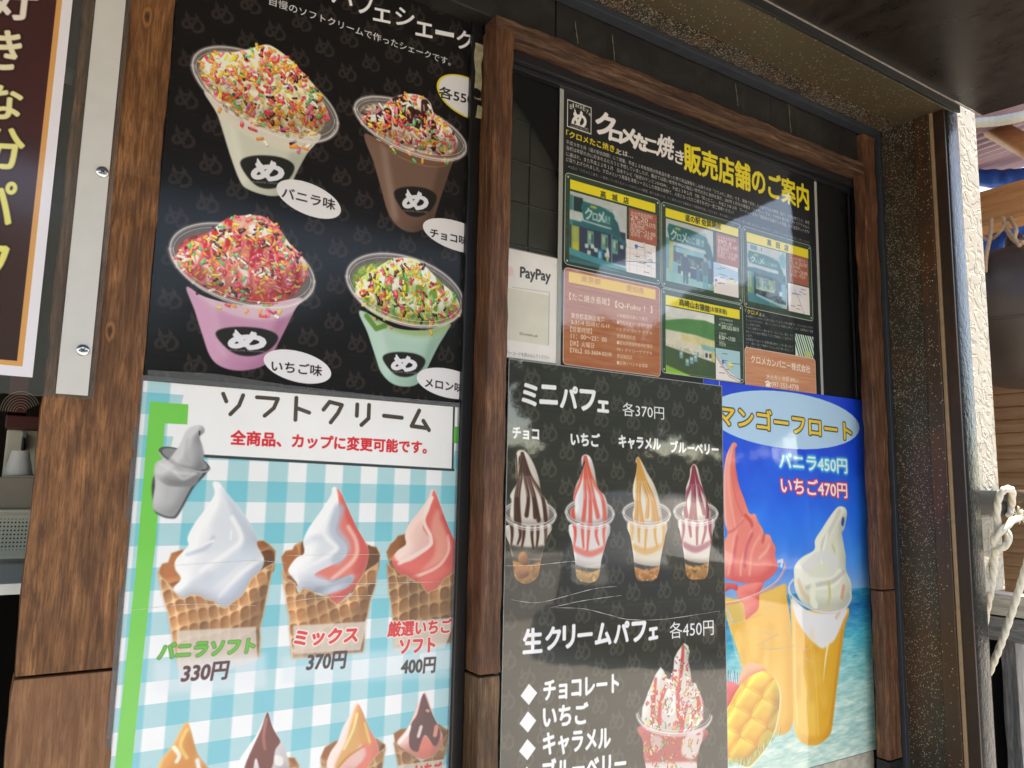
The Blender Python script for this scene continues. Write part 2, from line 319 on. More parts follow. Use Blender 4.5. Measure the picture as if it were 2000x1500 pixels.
# ------------------------------------------------------------------ poster 1: four shakes on black
def art_shakes():
    A = Art(.1065, .503, 1.583, 2.215, YP, 1750, (19, 17, 17))
    pattern(A, .0622, .0233, .2498, 2.0705, .0235, (50, 43, 41), .9)
    n = fbm(A.h, A.w, 9, 5, 300); A.img *= (1+.25*(n-.5))[..., None]
    wh = (244, 244, 248)
    A.text('自慢のソフトクリームで作ったシェークです。', (526, 9), (880, 129), 17, wh, bold=.15)
    for ch, x0, yb, x1, h in (('パ', 648, 4, 690, 44), ('フ', 697, 24, 727, 40), ('ェ', 729, 39, 762, 25), ('シ', 772, 47, 808, 35), ('ェ', 812, 68, 844, 27), ('ー', 851, 66, 886, 8), ('ク', 892, 93, 922, 36)):
        A.text(ch, (x0, yb), (x1, yb+(x1-x0)*.2), h, wh, bold=.9)
    A.text('店', (898, 8), (924, 16), 34, (190, 220, 230), bold=1.2); A.text('たこ焼', (893, 23), (924, 32), 11, (225, 230, 235), bold=.2)
    # vanilla
    z = zv(0, 0, 1)
    plastic_cup(A, (518, 184), (142, 56), (4, 74),
        [(400, 178), (425, 225), (447, 295), (467, 350), (485, 370), (530, 383), (562, 374), (578, 340), (600, 300), (626, 262), (560, 262), (480, 232)],
        (226, 226, 212), (168, 172, 158), (210, 214, 196),
        [(392, 128), (412, 104), (455, 102), (478, 98), (498, 92), (522, 87), (541, 96), (562, 112), (586, 136), (612, 165), (634, 205), (640, 232), (612, 252), (556, 254), (492, 228), (430, 182)],
        ((248, 240, 205), (214, 195, 150)), 520, 12.5, 5.3, 11, ((522, 336), 52, 32), band=(232, 222, 205))
    # chocolate
    plastic_cup(A, (802, 250), (109, 37), (5, 49),
        [(712, 262), (730, 318), (745, 370), (758, 415), (778, 443), (808, 454), (842, 438), (853, 410), (866, 370), (884, 318), (893, 292), (840, 300), (760, 282)],
        (132, 102, 88), (84, 62, 52), (98, 70, 55),
        [(706, 240), (722, 228), (742, 218), (755, 202), (770, 190), (795, 183), (822, 187), (840, 200), (848, 222), (866, 236), (888, 262), (893, 286), (860, 296), (806, 290), (750, 268)],
        ((246, 238, 228), (200, 180, 165)), 250, 10, 4.3, 22, ((811, 394), 41, 29), syrup=(50, 18, 20), syr=13, band=(120, 84, 58))
    # strawberry
    plastic_cup(A, (473, 518), (141, 32), (2, 76),
        [(364, 560), (380, 606), (394, 650), (410, 695), (432, 716), (470, 724), (515, 714), (533, 690), (555, 648), (576, 605), (590, 582), (540, 590), (470, 596), (400, 580)],
        (218, 166, 198), (164, 108, 142), (204, 144, 178),
        [(342, 506), (358, 482), (382, 470), (412, 452), (438, 430), (470, 421), (507, 421), (530, 432), (550, 452), (566, 476), (590, 500), (600, 526), (590, 556), (545, 578), (480, 588), (410, 566), (360, 536)],
        ((250, 170, 150), (206, 70, 62)), 480, 12, 5., 33, ((482, 667), 60, 28), syrup=(196, 36, 34), syr=12, band=(226, 200, 210))
    # melon
    plastic_cup(A, (791, 566), (114, 26), (1, 66),
        [(703, 606), (718, 650), (733, 695), (745, 728), (768, 750), (800, 755), (822, 744), (838, 712), (856, 676), (874, 646), (878, 632), (830, 645), (770, 640)],
        (188, 220, 206), (134, 168, 152), (170, 205, 192),
        [(694, 562), (712, 538), (738, 522), (762, 508), (790, 503), (818, 510), (842, 532), (862, 552), (886, 574), (898, 600), (886, 624), (838, 636), (790, 634), (740, 618), (706, 592)],
        ((232, 240, 190), (140, 172, 74)), 330, 11, 4.7, 44, ((789, 712), 41, 24), syrup=(110, 150, 45), syr=8, band=(150, 178, 110),
        cols=[(240, 60, 78), (250, 170, 44), (255, 226, 60), (248, 248, 200), (84, 184, 95), (250, 110, 140), (255, 214, 66), (64, 28, 26), (180, 220, 90)])
    A.line([(716, 617), (735, 642), (752, 636)], 10, (96, 140, 50), .9, soft=1)
    ov = (236, 234, 238)
    for c, u, v, s, p0, p1, h in (((603, 389), (63, 20), (3, 33), 'バニラ味', (550, 386), (654, 411), 22), ((893, 461), (67, 18), (3, 30), 'チョコ味', (840, 463), (913, 480), 18),
                                  ((581, 716), (66, 13), (2, 31), 'いちご味', (530, 725), (628, 735), 22), ((877, 749), (63, 11), (2, 29), 'メロン味', (830, 756), (905, 768), 19)):
        A.fill(ell(c, u, v), ov); A.text(s, p0, p1, h, (28, 22, 26), bold=.35)
    A.fill(ell((915, 191), (62, 22), (2, 41)), (232, 214, 62)); A.fill(ell((915, 191), (58, 21), (2, 38)), ov)
    A.text('各550円', (857, 190), (950, 213), 23, (26, 24, 26), bold=.35)
    return A

# ------------------------------------------------------------------ poster 2: soft cream cones on blue gingham
def softcone(A, z, swirl, folds, cone_back, cone_front, lightS, darkS, seed, tint=(1, 1, 1)):
    A.waffle(z(*cone_back), seed, tint=np.array(tint)*np.array((.86, .76, .68)), st=(60, 60))
    A.puff(z(*swirl), lightS, darkS, 16, k=3., bias=.66)
    old = A.clip; A.clip = A.full(cr(z(*swirl)))
    for f in folds: f(A)
    A.clip = old; A.shade(cr(z(*swirl)), 9, .9, 1.05)
    fr = []
    P_ = z(*cone_front); r = np.random.RandomState(seed)
    for i in range(len(P_)):
        a, b = np.array(P_[i]), np.array(P_[(i+1) % len(P_)])
        for t in (0, .35, .7): fr.append(tuple(a+(b-a)*t+(r.rand(2)-.5)*2.2))
    A.line(fr+[fr[0]], 3, (120, 80, 50), .35, soft=2)
    A.waffle(fr, seed+3, tint=tint)

def art_soft():
    A = Art(.106, .499, 1.13, 1.606, YP-.0016, 1750, (244, 246, 248))
    def band(v, o, p): return (((v-o) % p) < p*.51).astype(float)
    bx = band(A.X, .2439, .04448)[None, :]; bz = band(A.Z, 1.479, .0459)[:, None]
    bx = blur(np.repeat(bx, 4, 0), .6)[:1]; t = np.clip(bx+bz*1., 0, 2)[..., None]
    A.img = np.where(t <= 1, C((245, 247, 249))*(1-t)+C((174, 216, 222))*t, C((174, 216, 222))*(2-t)+C((116, 200, 214))*(t-1))
    # green corner bracket, banner
    A.fill([(365, 745), (900, 790), (884, 917), (330, 890)], (246, 246, 247))
    A.line([(388, 890), (886, 918)], 6, (52, 58, 60)); A.line([(887, 796), (884, 918)], 4, (52, 58, 60))
    A.fill([(293, 784), (368, 790), (366, 829), (322, 827), (304, 1060), (296, 1126), (257, 1500), (250, 1560), (218, 1560), (224, 1500), (264, 1125)], (112, 208, 84))
    A.fill([(887, 833), (900, 834), (900, 868), (886, 865)], (70, 190, 60))
    k = (72, 62, 52)
    for st in ([(436, 769), (442, 784)], [(475, 772), (467, 792), (450, 809)], [(502, 776), (543, 779), (535, 797), (517, 812)], [(579, 777), (577, 820)], [(580, 797), (604, 806)],
               [(644, 785), (632, 800)], [(644, 785), (668, 791), (660, 807), (646, 825)], [(698, 790), (697, 812)], [(721, 791), (720, 817), (706, 830)], [(750, 812), (785, 816)],
               [(819, 802), (804, 832), (832, 836)], [(827, 822), (838, 840)]): A.line(st, 7.6, k)
    A.text('全商品、カップに変更可能です。', (450, 868), (833, 886), 28, (222, 36, 48), bold=1.1)
    # grey cup of soft serve, printed in grey
    z = zv(0, 750, 4)
    A.fill(cr(z((1225, 690), (1200, 960), (1255, 1030), (1345, 1050), (1395, 1020), (1510, 815), (1610, 700), (1605, 640))), (60, 60, 66), 1, soft=.8)
    A.puff(z((1235, 600), (1210, 800), (1192, 960), (1250, 1015), (1335, 1038), (1385, 1008), (1500, 800), (1590, 690), (1560, 600)), (206, 206, 208), (150, 150, 152), 9)
    A.fill(ell((360, 897), (50, 16), (4, 19)), (90, 90, 92)); A.fill(ell((361, 896), (44, 14), (3, 15)), (140, 140, 142))
    A.puff(z((1230, 640), (1310, 600), (1400, 480), (1460, 360), (1540, 322), (1590, 335), (1596, 375), (1560, 415), (1580, 480), (1596, 560), (1585, 640), (1560, 700), (1530, 790), (1410, 800), (1300, 790), (1225, 720)), (214, 214, 216), (128, 128, 132), 9, k=3)
    for p, w_, c_ in (([(1330, 590), (1400, 640), (1560, 660)], 5, (120, 120, 122)), ([(1250, 620), (1380, 690), (1540, 700)], 4, (240, 240, 240)), ([(1300, 740), (1400, 790), (1500, 780)], 6, (135, 135, 138)), ([(1470, 430), (1450, 560), (1500, 620)], 4, (168, 168, 170)), ([(1360, 680), (1430, 740), (1520, 700)], 5, (235, 235, 236))):
        A.line(z(*p), w_, c_, .6, soft=1.6, smooth=True)
    A.line(z((1560, 370), (1558, 395)), 3.5, (60, 60, 62), .9); A.line(ell((360, 897), (50, 16), (4, 19), 24, .1, 3.), 3, (180, 180, 182), .8); 
    # cone 1: vanilla
    z = zv(290, 920, 4.411)
    W_, S_ = (253, 253, 255), (206, 213, 226)
    def L(z, pts, w, c, a=.6, soft=2.5): return lambda A: A.line(z(*pts), w, c, min(1, a*1.15), soft=soft*.62, smooth=True)
    def F(z, pts, c, a=.8, soft=1.2): return lambda A: A.fill(cr(z(*pts)), c, a, soft=soft)
    softcone(A, z, [(555, 100), (610, 100), (660, 170), (760, 290), (850, 410), (930, 560), (935, 640), (990, 740), (985, 820), (900, 960), (800, 1090), (680, 1190), (560, 1130), (400, 1090), (290, 1110), (210, 1020), (280, 930), (232, 850), (232, 770), (300, 690), (345, 640), (338, 570), (400, 450), (490, 330), (570, 200)],
        [F(z, [(600, 140), (660, 170), (760, 290), (930, 560), (935, 660), (800, 700), (815, 590), (720, 400), (640, 200)], (190, 200, 214), .7, 3),
         F(z, [(590, 160), (600, 300), (540, 450), (570, 600), (480, 690), (620, 690), (740, 640), (800, 590), (720, 400), (640, 200)], (226, 231, 238), .8, 4),
         L(z, [(720, 400), (800, 580), (700, 690), (450, 860)], 9, W_, .85, 3), L(z, [(560, 570), (500, 660), (330, 720)], 8, (200, 210, 222), .8, 3), L(z, [(345, 650), (440, 640), (560, 600)], 5, W_, .9, 1.5),
         L(z, [(930, 660), (760, 760), (520, 960)], 26, (208, 218, 230), .6, 5), L(z, [(980, 760), (800, 880), (620, 1080)], 10, W_, .7, 3), L(z, [(990, 840), (850, 950), (650, 1120)], 24, (196, 208, 224), .6, 5), L(z, [(280, 1080), (430, 960), (520, 900)], 18, (205, 214, 226), .5, 4),
         L(z, [(715, 510), (708, 590)], 3, (255, 255, 255), .9, 1), L(z, [(500, 340), (430, 480), (380, 600)], 14, W_, .6, 4)],
        [(80, 880), (120, 800), (170, 790), (200, 710), (300, 675), (400, 800), (700, 900), (930, 605), (990, 600), (1050, 640), (1095, 690), (1080, 860), (900, 1000), (700, 1150), (300, 1100)],
        [(80, 890), (150, 960), (200, 1020), (290, 1100), (360, 1070), (440, 1075), (500, 1110), (560, 1120), (600, 1165), (660, 1185), (740, 1120), (820, 1060), (880, 940), (960, 870), (1080, 790), (1030, 1020), (1000, 1180), (960, 1360), (960, 1600), (260, 1700), (200, 1380), (150, 1150)],
        W_, S_, 4)
    # cone 2: mix
    z = zv(540, 920, 4.411); PK, PD = (247, 150, 130), (214, 82, 82)
    softcone(A, z, [(480, 150), (510, 140), (560, 190), (620, 330), (700, 500), (770, 620), (792, 700), (780, 800), (740, 900), (650, 1030), (560, 1120), (500, 1150), (420, 1080), (330, 1040), (200, 1030), (175, 960), (108, 880), (110, 830), (170, 750), (240, 705), (232, 600), (280, 490), (380, 350), (470, 210)],
        [F(z, [(520, 140), (560, 190), (620, 330), (770, 620), (800, 720), (760, 900), (560, 1150), (420, 1080), (620, 1000), (665, 890), (480, 950), (330, 890), (560, 770), (610, 690), (590, 620), (510, 520), (540, 380), (535, 250)], (240, 128, 116), 1, .8),
         F(z, [(560, 200), (620, 330), (770, 620), (800, 720), (740, 880), (650, 860), (705, 700), (640, 540), (580, 330)], (226, 96, 92), .9, 2.5),
         L(z, [(620, 480), (690, 620), (670, 760), (480, 930)], 8, (255, 205, 190), .75, 2.5), L(z, [(480, 1110), (640, 1020), (740, 900)], 12, (224, 90, 90), .6, 3),
         L(z, [(500, 220), (480, 330), (410, 460), (410, 550), (520, 650)], 8, W_, .9, 2.5), L(z, [(540, 330), (500, 500), (590, 650), (520, 760)], 22, (186, 198, 214), .7, 5), L(z, [(330, 650), (280, 690), (235, 695)], 4, W_, .9, 1.2),
         L(z, [(520, 670), (400, 760), (180, 870), (180, 960)], 8, W_, .85, 3), L(z, [(230, 640), (300, 580), (380, 580)], 14, (214, 222, 234), .6, 5), L(z, [(350, 1030), (480, 970), (620, 930)], 14, (150, 166, 186), .55, 4), L(z, [(200, 1000), (330, 930), (430, 960)], 14, (206, 214, 228), .7, 5)],
        [(45, 740), (80, 690), (140, 680), (160, 640), (228, 605), (400, 800), (760, 620), (820, 650), (860, 655), (892, 720), (880, 840), (700, 1050), (300, 1040), (80, 950)],
        [(45, 850), (90, 930), (150, 960), (200, 1060), (240, 1010), (290, 1025), (330, 1060), (430, 1080), (520, 1155), (640, 1080), (700, 960), (780, 860), (880, 790), (850, 980), (800, 1150), (765, 1300), (750, 1560), (130, 1620), (110, 1250), (80, 1080)],
        W_, (186, 196, 212), 8, tint=(.93, .93, .93))
    # cone 3: strawberry
    softcone(A, z, [(1330, 170), (1360, 165), (1400, 260), (1450, 400), (1520, 570), (1560, 640), (1560, 820), (1450, 960), (1300, 1050), (1200, 950), (1080, 900), (1005, 790), (1005, 740), (1050, 680), (1115, 630), (1108, 560), (1140, 460), (1230, 350), (1310, 230)],
        [F(z, [(1360, 165), (1450, 400), (1580, 640), (1560, 820), (1300, 1050), (1060, 900), (1000, 780), (1150, 780), (1330, 650), (1340, 600), (1260, 480), (1320, 330)], (236, 112, 104), 1, .8),
         F(z, [(1380, 330), (1440, 440), (1480, 640), (1430, 770), (1250, 860), (1350, 740), (1370, 620), (1330, 500)], (246, 170, 150), .8, 3), L(z, [(1340, 230), (1270, 420), (1330, 570), (1300, 660), (1050, 800)], 7, (255, 225, 215), .9, 2), F(z, [(1130, 480), (1260, 330), (1240, 460), (1270, 560), (1150, 620)], (248, 206, 190), .6, 4),
         L(z, [(1480, 560), (1480, 700), (1380, 830), (1170, 920)], 6, (255, 215, 200), .7, 2), L(z, [(1000, 760), (1060, 860), (1200, 930)], 12, (222, 92, 92), .7, 4), L(z, [(1440, 400), (1540, 640), (1480, 800)], 14, (216, 82, 80), .6, 5)],
        [(950, 700), (985, 630), (1020, 600), (1050, 560), (1105, 545), (1200, 800), (1560, 800), (1560, 950), (1000, 900)],
        [(955, 800), (1010, 850), (1050, 910), (1110, 900), (1180, 950), (1240, 960), (1300, 1050), (1390, 1010), (1450, 930), (1570, 850), (1560, 1300), (1500, 1480), (1020, 1520), (1010, 1300), (970, 1050)],
        (250, 214, 204), (226, 150, 140), 12, tint=(.84, .84, .82))
    # labels
    for q in ([(345, 1232), (500, 1224), (503, 1290), (350, 1340)], [(573, 1222), (718, 1214), (704, 1270), (574, 1278)], [(768, 1215), (892, 1206), (868, 1266), (770, 1272)]):
        A.fill(q, (226, 216, 206), .78, soft=.6)
    A.fill([(300, 1290), (520, 1275), (520, 1345), (300, 1355)], (232, 238, 246), .5, soft=4); A.fill([(550, 1282), (880, 1262), (880, 1325), (550, 1335)], (214, 232, 240), .5, soft=4)
    A.text('バニラソフト', (308, 1288), (495, 1274), 30, (92, 190, 60), bold=1.6, out=(50, 110, 40), outw=1.1, shear=.12)
    A.text('330円', (353, 1334), (442, 1326), 35, (70, 24, 44), bold=1.3, shear=.12)
    A.text('ミックス', (574, 1262), (697, 1254), 30, (222, 50, 56), bold=1.7, out=(255, 248, 244), outw=2.2, shear=.1)
    A.text('370円', (598, 1311), (673, 1305), 34, (58, 40, 52), bold=1.2, shear=.1)
    A.text('厳選いちご', (757, 1244), (881, 1236), 29, (218, 48, 54), bold=1.2, out=(252, 244, 240), outw=1.6, shear=.06); A.text('ソフト', (781, 1276), (849, 1272), 27, (218, 48, 54), bold=1.5, out=(252, 244, 240), outw=1.6)
    A.text('400円', (783, 1318), (849, 1313), 30, (46, 44, 52), bold=1.1, shear=.06)
    # bottom row: tips of four sauced cones
    z = zv(0, 1125, 4); CR = (232, 150, 66)
    softcone(A, z, [(1460, 1140), (1490, 1200), (1540, 1380), (1620, 1490), (1650, 1600), (1230, 1600), (1260, 1440), (1350, 1320), (1410, 1200)], [F(z, [(1460, 1140), (1500, 1250), (1530, 1390), (1500, 1560), (1260, 1560), (1270, 1440), (1370, 1300)], (222, 140, 58), .85, 3), L(z, [(1360, 1340), (1400, 1400), (1380, 1450)], 8, (255, 245, 225), .9, 1), L(z, [(1460, 1200), (1410, 1320), (1460, 1420)], 7, (250, 205, 120), .8, 2), L(z, [(1540, 1440), (1560, 1530)], 8, (250, 244, 236), .9, 1.5)],
        [(1180, 1580), (1640, 1560), (1600, 1640), (1200, 1640)], [(1180, 1610), (1700, 1600), (1600, 1800), (1300, 1800)], (248, 214, 150), (196, 110, 46), 21)
    z = zv(500, 1125, 4)
    softcone(A, z, [(95, 1065), (130, 1180), (200, 1300), (235, 1370), (240, 1600), (-130, 1600), (-130, 1450), (-70, 1350), (10, 1230), (70, 1100)], [F(z, [(90, 1060), (140, 1200), (190, 1290), (150, 1360), (130, 1480), (60, 1600), (0, 1420), (-40, 1600), (-90, 1500), (40, 1200)], (112, 52, 50), .95, 1), L(z, [(80, 1120), (60, 1250), (70, 1350)], 6, (200, 130, 120), .5, 2), F(z, [(150, 1400), (210, 1420), (205, 1480), (150, 1470)], (248, 244, 240), 1, 1)],
        [(150, 1480), (225, 1420), (300, 1420), (335, 1480), (330, 1600), (150, 1600)], [(210, 1520), (330, 1490), (320, 1700), (100, 1700)], (250, 246, 244), (190, 180, 184), 22)
    softcone(A, z, [(785, 985), (830, 1050), (880, 1180), (940, 1290), (960, 1380), (930, 1600), (560, 1600), (550, 1480), (580, 1380), (640, 1290), (680, 1180), (750, 1060)], [F(z, [(800, 990), (880, 1180), (960, 1330), (930, 1600), (700, 1600), (860, 1400), (800, 1250)], (238, 124, 108), .9, 2), F(z, [(790, 1010), (850, 1130), (900, 1320), (840, 1300), (760, 1380), (640, 1500), (620, 1470), (700, 1300), (740, 1150)], (226, 166, 88), .85, 1.5), L(z, [(790, 1080), (760, 1200), (690, 1350)], 5, (250, 228, 160), .9, 1.5), L(z, [(850, 1150), (890, 1300)], 4, (246, 216, 120), .8, 1.5), L(z, [(840, 1330), (720, 1410), (640, 1500)], 4, (200, 120, 60), .7, 1.2)],
        [(505, 1420), (540, 1340), (620, 1290), (940, 1270), (1010, 1320), (980, 1500), (520, 1500)], [(510, 1440), (560, 1510), (620, 1600), (800, 1600), (940, 1400), (1010, 1340), (985, 1560), (960, 1700), (520, 1700)], (250, 222, 214), (224, 140, 130), 23, tint=(.9, .9, .9))
    softcone(A, z, [(1310, 915), (1335, 930), (1380, 1080), (1430, 1180), (1460, 1250), (1440, 1360), (1300, 1430), (1130, 1340), (1105, 1290), (1160, 1220), (1200, 1160), (1250, 1040)], [F(z, [(1310, 915), (1360, 1040), (1440, 1210), (1400, 1330), (1320, 1240), (1270, 1370), (1200, 1330), (1210, 1170), (1260, 1080)], (88, 52, 58), .95, 1), F(z, [(1270, 1370), (1320, 1250), (1380, 1360), (1300, 1450)], (236, 128, 112), .95, 1), L(z, [(1290, 1180), (1270, 1250)], 7, (240, 222, 214), .9, 1), L(z, [(1335, 1050), (1350, 1055)], 5, (230, 170, 160), .9, 1), L(z, [(1410, 1180), (1400, 1240)], 9, (238, 150, 132), .9, 1.2), L(z, [(1120, 1300), (1180, 1230), (1200, 1180)], 7, (250, 236, 232), .9, 1.5)],
        [(1080, 1230), (1130, 1200), (1200, 1190), (1430, 1160), (1505, 1210), (1480, 1400), (1100, 1400)], [(1075, 1300), (1130, 1360), (1200, 1380), (1290, 1450), (1390, 1400), (1500, 1230), (1460, 1450), (1430, 1600), (1130, 1600)], (248, 200, 190), (220, 120, 112), 24, tint=(.78, .76, .72))
    A.fill(z((1110, 1480), (1470, 1430), (1450, 1560), (1120, 1600)), (214, 212, 200), .75); A.text('いちご', (812, 1518), (862, 1514), 26, (214, 40, 56), bold=1.3)
    m = fbm(A.h, A.w, 120, 9); A.img = np.clip(A.img*(1+.04*(m-.5))[..., None], 0, 1)
    return A
# ------------------------------------------------------------------ poster 3: mini parfaits on black
def parfait(A, tip, c, u, v, body, swirl, sauce, dark, cream, seed, nstripe=5, flakes=(196, 140, 78), bottom=.66, cols=None, n=0):
    b = np.array(body, float); lo, hi = b.min(0), b.max(0)
    rim(A, c, u, v, 'back', w=2.4)
    A.fill(cr(body), (120, 112, 104), .35)
    old = A.clip; A.clip = A.full(cr(body)); r = np.random.RandomState(seed); x0, x1 = lo[0]+3, hi[0]-3; H = hi[1]-lo[1]
    A.puff([(x0, lo[1]-5), (x1, lo[1]-5), (x1-3, lo[1]+H*.45), (x1-8, lo[1]+H*bottom), (x0+8, lo[1]+H*(bottom-.06)), (x0+3, lo[1]+H*.4)], cream, (188, 176, 166), 6, k=2.6)
    for i in range(nstripe):
        x = x0+(x1-x0)*(i+.35+.4*r.rand())/nstripe; y = lo[1]-2
        A.line([(x, y), (x+5*(r.rand()-.5), y+H*.2), (x+9*(r.rand()-.5), y+H*(.3+.22*r.rand()))], 8.5, sauce, .92, soft=.8, w1=4, smooth=True)
    A.fill(cr([(x0, lo[1]+H*.34), (c[0], lo[1]+H*.45), (x1, lo[1]+H*.33), (x1-2, lo[1]+H*.42), (c[0], lo[1]+H*.56), (x0+3, lo[1]+H*.44)]), sauce, .7, soft=1.5)
    fb = [(x0+3, lo[1]+H*(bottom+.02)), (c[0], lo[1]+H*(bottom+.08)), (x1-3, lo[1]+H*bottom), (x1-6, hi[1]), (x0+6, hi[1])]
    A.puff(fb, flakes, np.array(flakes)*.55, 5)
    for i in range(34):
        x = x0+4+(x1-x0-8)*r.rand(); y = lo[1]+H*(bottom+.06+(.98-bottom-.04)*r.rand()); a = r.rand()*3.1
        A.line([(x, y), (x+7*math.cos(a), y+5*math.sin(a))], 3.2, np.clip(np.array(flakes)*(.5+.75*r.rand()), 0, 255), .85, soft=.5)
    A.line([(x0+4, lo[1]+8), (x0+9, hi[1]-12)], 3, (255, 255, 255), .4, soft=1); A.line([(x1-5, lo[1]+10), (x1-10, hi[1]-14)], 4, (255, 255, 255), .25, soft=1.5)
    A.clip = old
    A.puff(swirl, cream, (180, 168, 158), 7, k=3., bias=.68)
    old = A.clip; A.clip = A.full(cr(swirl)); s = np.array(swirl, float); sl, sh = s.min(0), s.max(0); hh = sh[1]-sl[1]
    for i in range(nstripe):
        f = (i+.3+.5*r.rand())/nstripe; xe = sl[0]+(sh[0]-sl[0])*f
        pts = [(tip[0]+(f-.5)*4, tip[1]+3), (tip[0]*.62+xe*.38, sl[1]+hh*.35), (tip[0]*.15+xe*.85+4*math.sin(i*2+seed), sl[1]+hh*.62), (xe+6*(r.rand()-.5), sl[1]+hh*(.82+.2*r.rand()))]
        A.line(pts, 3, (150, 138, 128), .35, soft=2, w1=10, smooth=True)
        A.line(pts, 3.2, sauce, .95, soft=.5, w1=9., smooth=True); A.line([(p[0]-1, p[1]) for p in pts[1:3]], 1.4, (255, 240, 230), .6, soft=.5)
        if dark is not None: A.line([(p[0]+2.4, p[1]+2) for p in pts[1:]], 1.6, dark, .6, soft=.6)
    A.clip = old
    rim(A, c, u, v, 'front', w=2.4)

def art_mini():
    A = Art(.5675, .9935, 1.06, 1.6795, -.004, 1500, (38, 38, 28))
    pattern(A, .0635, .0256, .6377, 1.5294, .027, (68, 68, 58), .85, word=True)
    n = fbm(A.h, A.w, 5, 15, 420); A.img *= (1+.22*(n-.5))[..., None]
    w_ = (246, 246, 248)
    for ch, x0, yb, x1, h in (('ミ', 1018, 792, 1050, 44), ('ニ', 1053, 789, 1090, 38), ('パ', 1093, 797, 1129, 44), ('フ', 1131, 802, 1164, 42), ('ェ', 1166, 805, 1190, 23)):
        A.text(ch, (x0+2, yb-2), (x1-2, yb), h-3, w_, bold=1.9)
    A.text('各370円', (1216, 812), (1297, 820), 27, w_, bold=.1)
    for s, p0, p1, h in (('チョコ', (1001, 856), (1052, 859), 22), ('いちご', (1115, 869), (1171, 872), 25), ('キャラメル', (1209, 874), (1290, 880), 24), ('ブルーベリー', (1310, 883), (1403, 888), 22)):
        A.text(s, p0, p1, h, w_, bold=1.1)
    z = zv(970, 860, 5.172)
    parfait(A, (1020, 882), (1035, 1004), (50.5, 2), (0, 27), z((95, 860), (130, 1050), (160, 1200), (185, 1380), (290, 1450), (410, 1380), (450, 1200), (500, 1000), (545, 850)),
            z((200, 130), (250, 95), (310, 130), (380, 250), (430, 400), (450, 540), (510, 620), (530, 760), (470, 850), (250, 860), (140, 780), (150, 620), (135, 560), (170, 490), (225, 400), (215, 300), (245, 180), (225, 170), (205, 400), (195, 300)), (62, 26, 18), None, (240, 234, 218), 3, 6, bottom=.6)
    A.line(z((200, 150), (205, 300), (205, 430)), 3, (110, 60, 40), .9); A.fill(z((150, 1060), (330, 1080), (480, 1060), (450, 1200), (160, 1200)), (66, 62, 50), .8, soft=2); A.puff(z((230, 1140), (290, 1130), (325, 1220), (290, 1270), (220, 1220)), (190, 130, 80), (110, 66, 40), 4); A.puff(z((190, 1280), (290, 1290), (330, 1350), (250, 1400), (200, 1370)), (186, 128, 84), (110, 66, 40), 4)
    parfait(A, (1143, 889), (1152, 1002), (47, 2), (0, 27), z((735, 850), (760, 1020), (790, 1200), (815, 1390), (920, 1440), (1025, 1390), (1060, 1200), (1110, 1020), (1140, 850)),
            z((862, 260), (860, 170), (900, 143), (950, 175), (990, 300), (1020, 480), (1090, 560), (1120, 660), (1110, 800), (1000, 870), (860, 840), (760, 780), (750, 700), (790, 670), (775, 590), (800, 460), (850, 350), (895, 230), (885, 195)), (226, 84, 62), None, (244, 242, 244), 5, 5, flakes=(206, 160, 96), bottom=.74)
    z = zv(1190, 870, 5.357)
    parfait(A, (1246, 893), (1263, 1003), (46, 2), (0, 24), z((195, 800), (220, 950), (250, 1130), (285, 1390), (390, 1415), (500, 1380), (545, 1150), (585, 950), (600, 800)),
            z((275, 160), (300, 118), (340, 170), (400, 290), (470, 410), (520, 560), (545, 700), (545, 800), (400, 850), (270, 800), (245, 720), (265, 610), (250, 540), (248, 430), (280, 290), (290, 200)), (218, 156, 66), (180, 110, 50), (246, 236, 206), 9, 5, flakes=(208, 146, 90), bottom=.74)
    parfait(A, (1355, 908), (1359, 1001), (42.5, 2), (0, 21), z((725, 780), (740, 900), (780, 1130), (815, 1370), (920, 1400), (1020, 1370), (1050, 1130), (1085, 900), (1100, 770)),
            z((850, 240), (885, 195), (925, 240), (960, 380), (1000, 520), (1040, 640), (1060, 740), (960, 800), (830, 780), (760, 720), (800, 620), (800, 550), (805, 440), (840, 330)), (140, 30, 60), (90, 16, 40), (244, 234, 222), 12, 5, flakes=(206, 148, 84), bottom=.72)
    # second heading and list
    for ch, x0, yb, x1, h in (('生', 1020, 1276, 1060, 50), ('ク', 1064, 1269, 1096, 46), ('リ', 1098, 1266, 1124, 46), ('ー', 1127, 1243, 1158, 7), ('ム', 1161, 1260, 1195, 44), ('パ', 1198, 1255, 1230, 42), ('フ', 1233, 1253, 1263, 40), ('ェ', 1266, 1249, 1286, 24)):
        A.text(ch, (x0+2, yb), (x1-2, yb-3), h-3, w_, bold=1.9)
    A.text('各450円', (1308, 1248), (1394, 1240), 33, w_, bold=.1)
    for x, y in ((1033, 1356), (1031, 1410), (1030, 1464), (1029, 1518)): A.fill([(x-16.5, y+3), (x, y-21), (x+16.5, y-3), (x, y+21)], w_)
    for s, p0, p1, h in (('チョコレート', (1062, 1368), (1208, 1352), 38), ('いちご', (1061, 1420), (1148, 1412), 42), ('キャラメル', (1061, 1476), (1192, 1462), 44), ('ブルーベリー', (1060, 1530), (1222, 1510), 46)):
        A.text(s, p0, p1, h, w_, bold=1.6)
    # big parfait
    z = zv(1220, 1240, 5.77); c = (1317, 1397)
    A.fill(ell(c, (73, 2), (0, 36)), (128, 118, 114), .5)
    bd = z((185, 1020), (205, 1200), (215, 1360), (240, 1500), (270, 1700), (780, 1700), (815, 1450), (850, 1250), (905, 1060))
    A.puff(bd, (206, 110, 106), (150, 60, 62), 10)
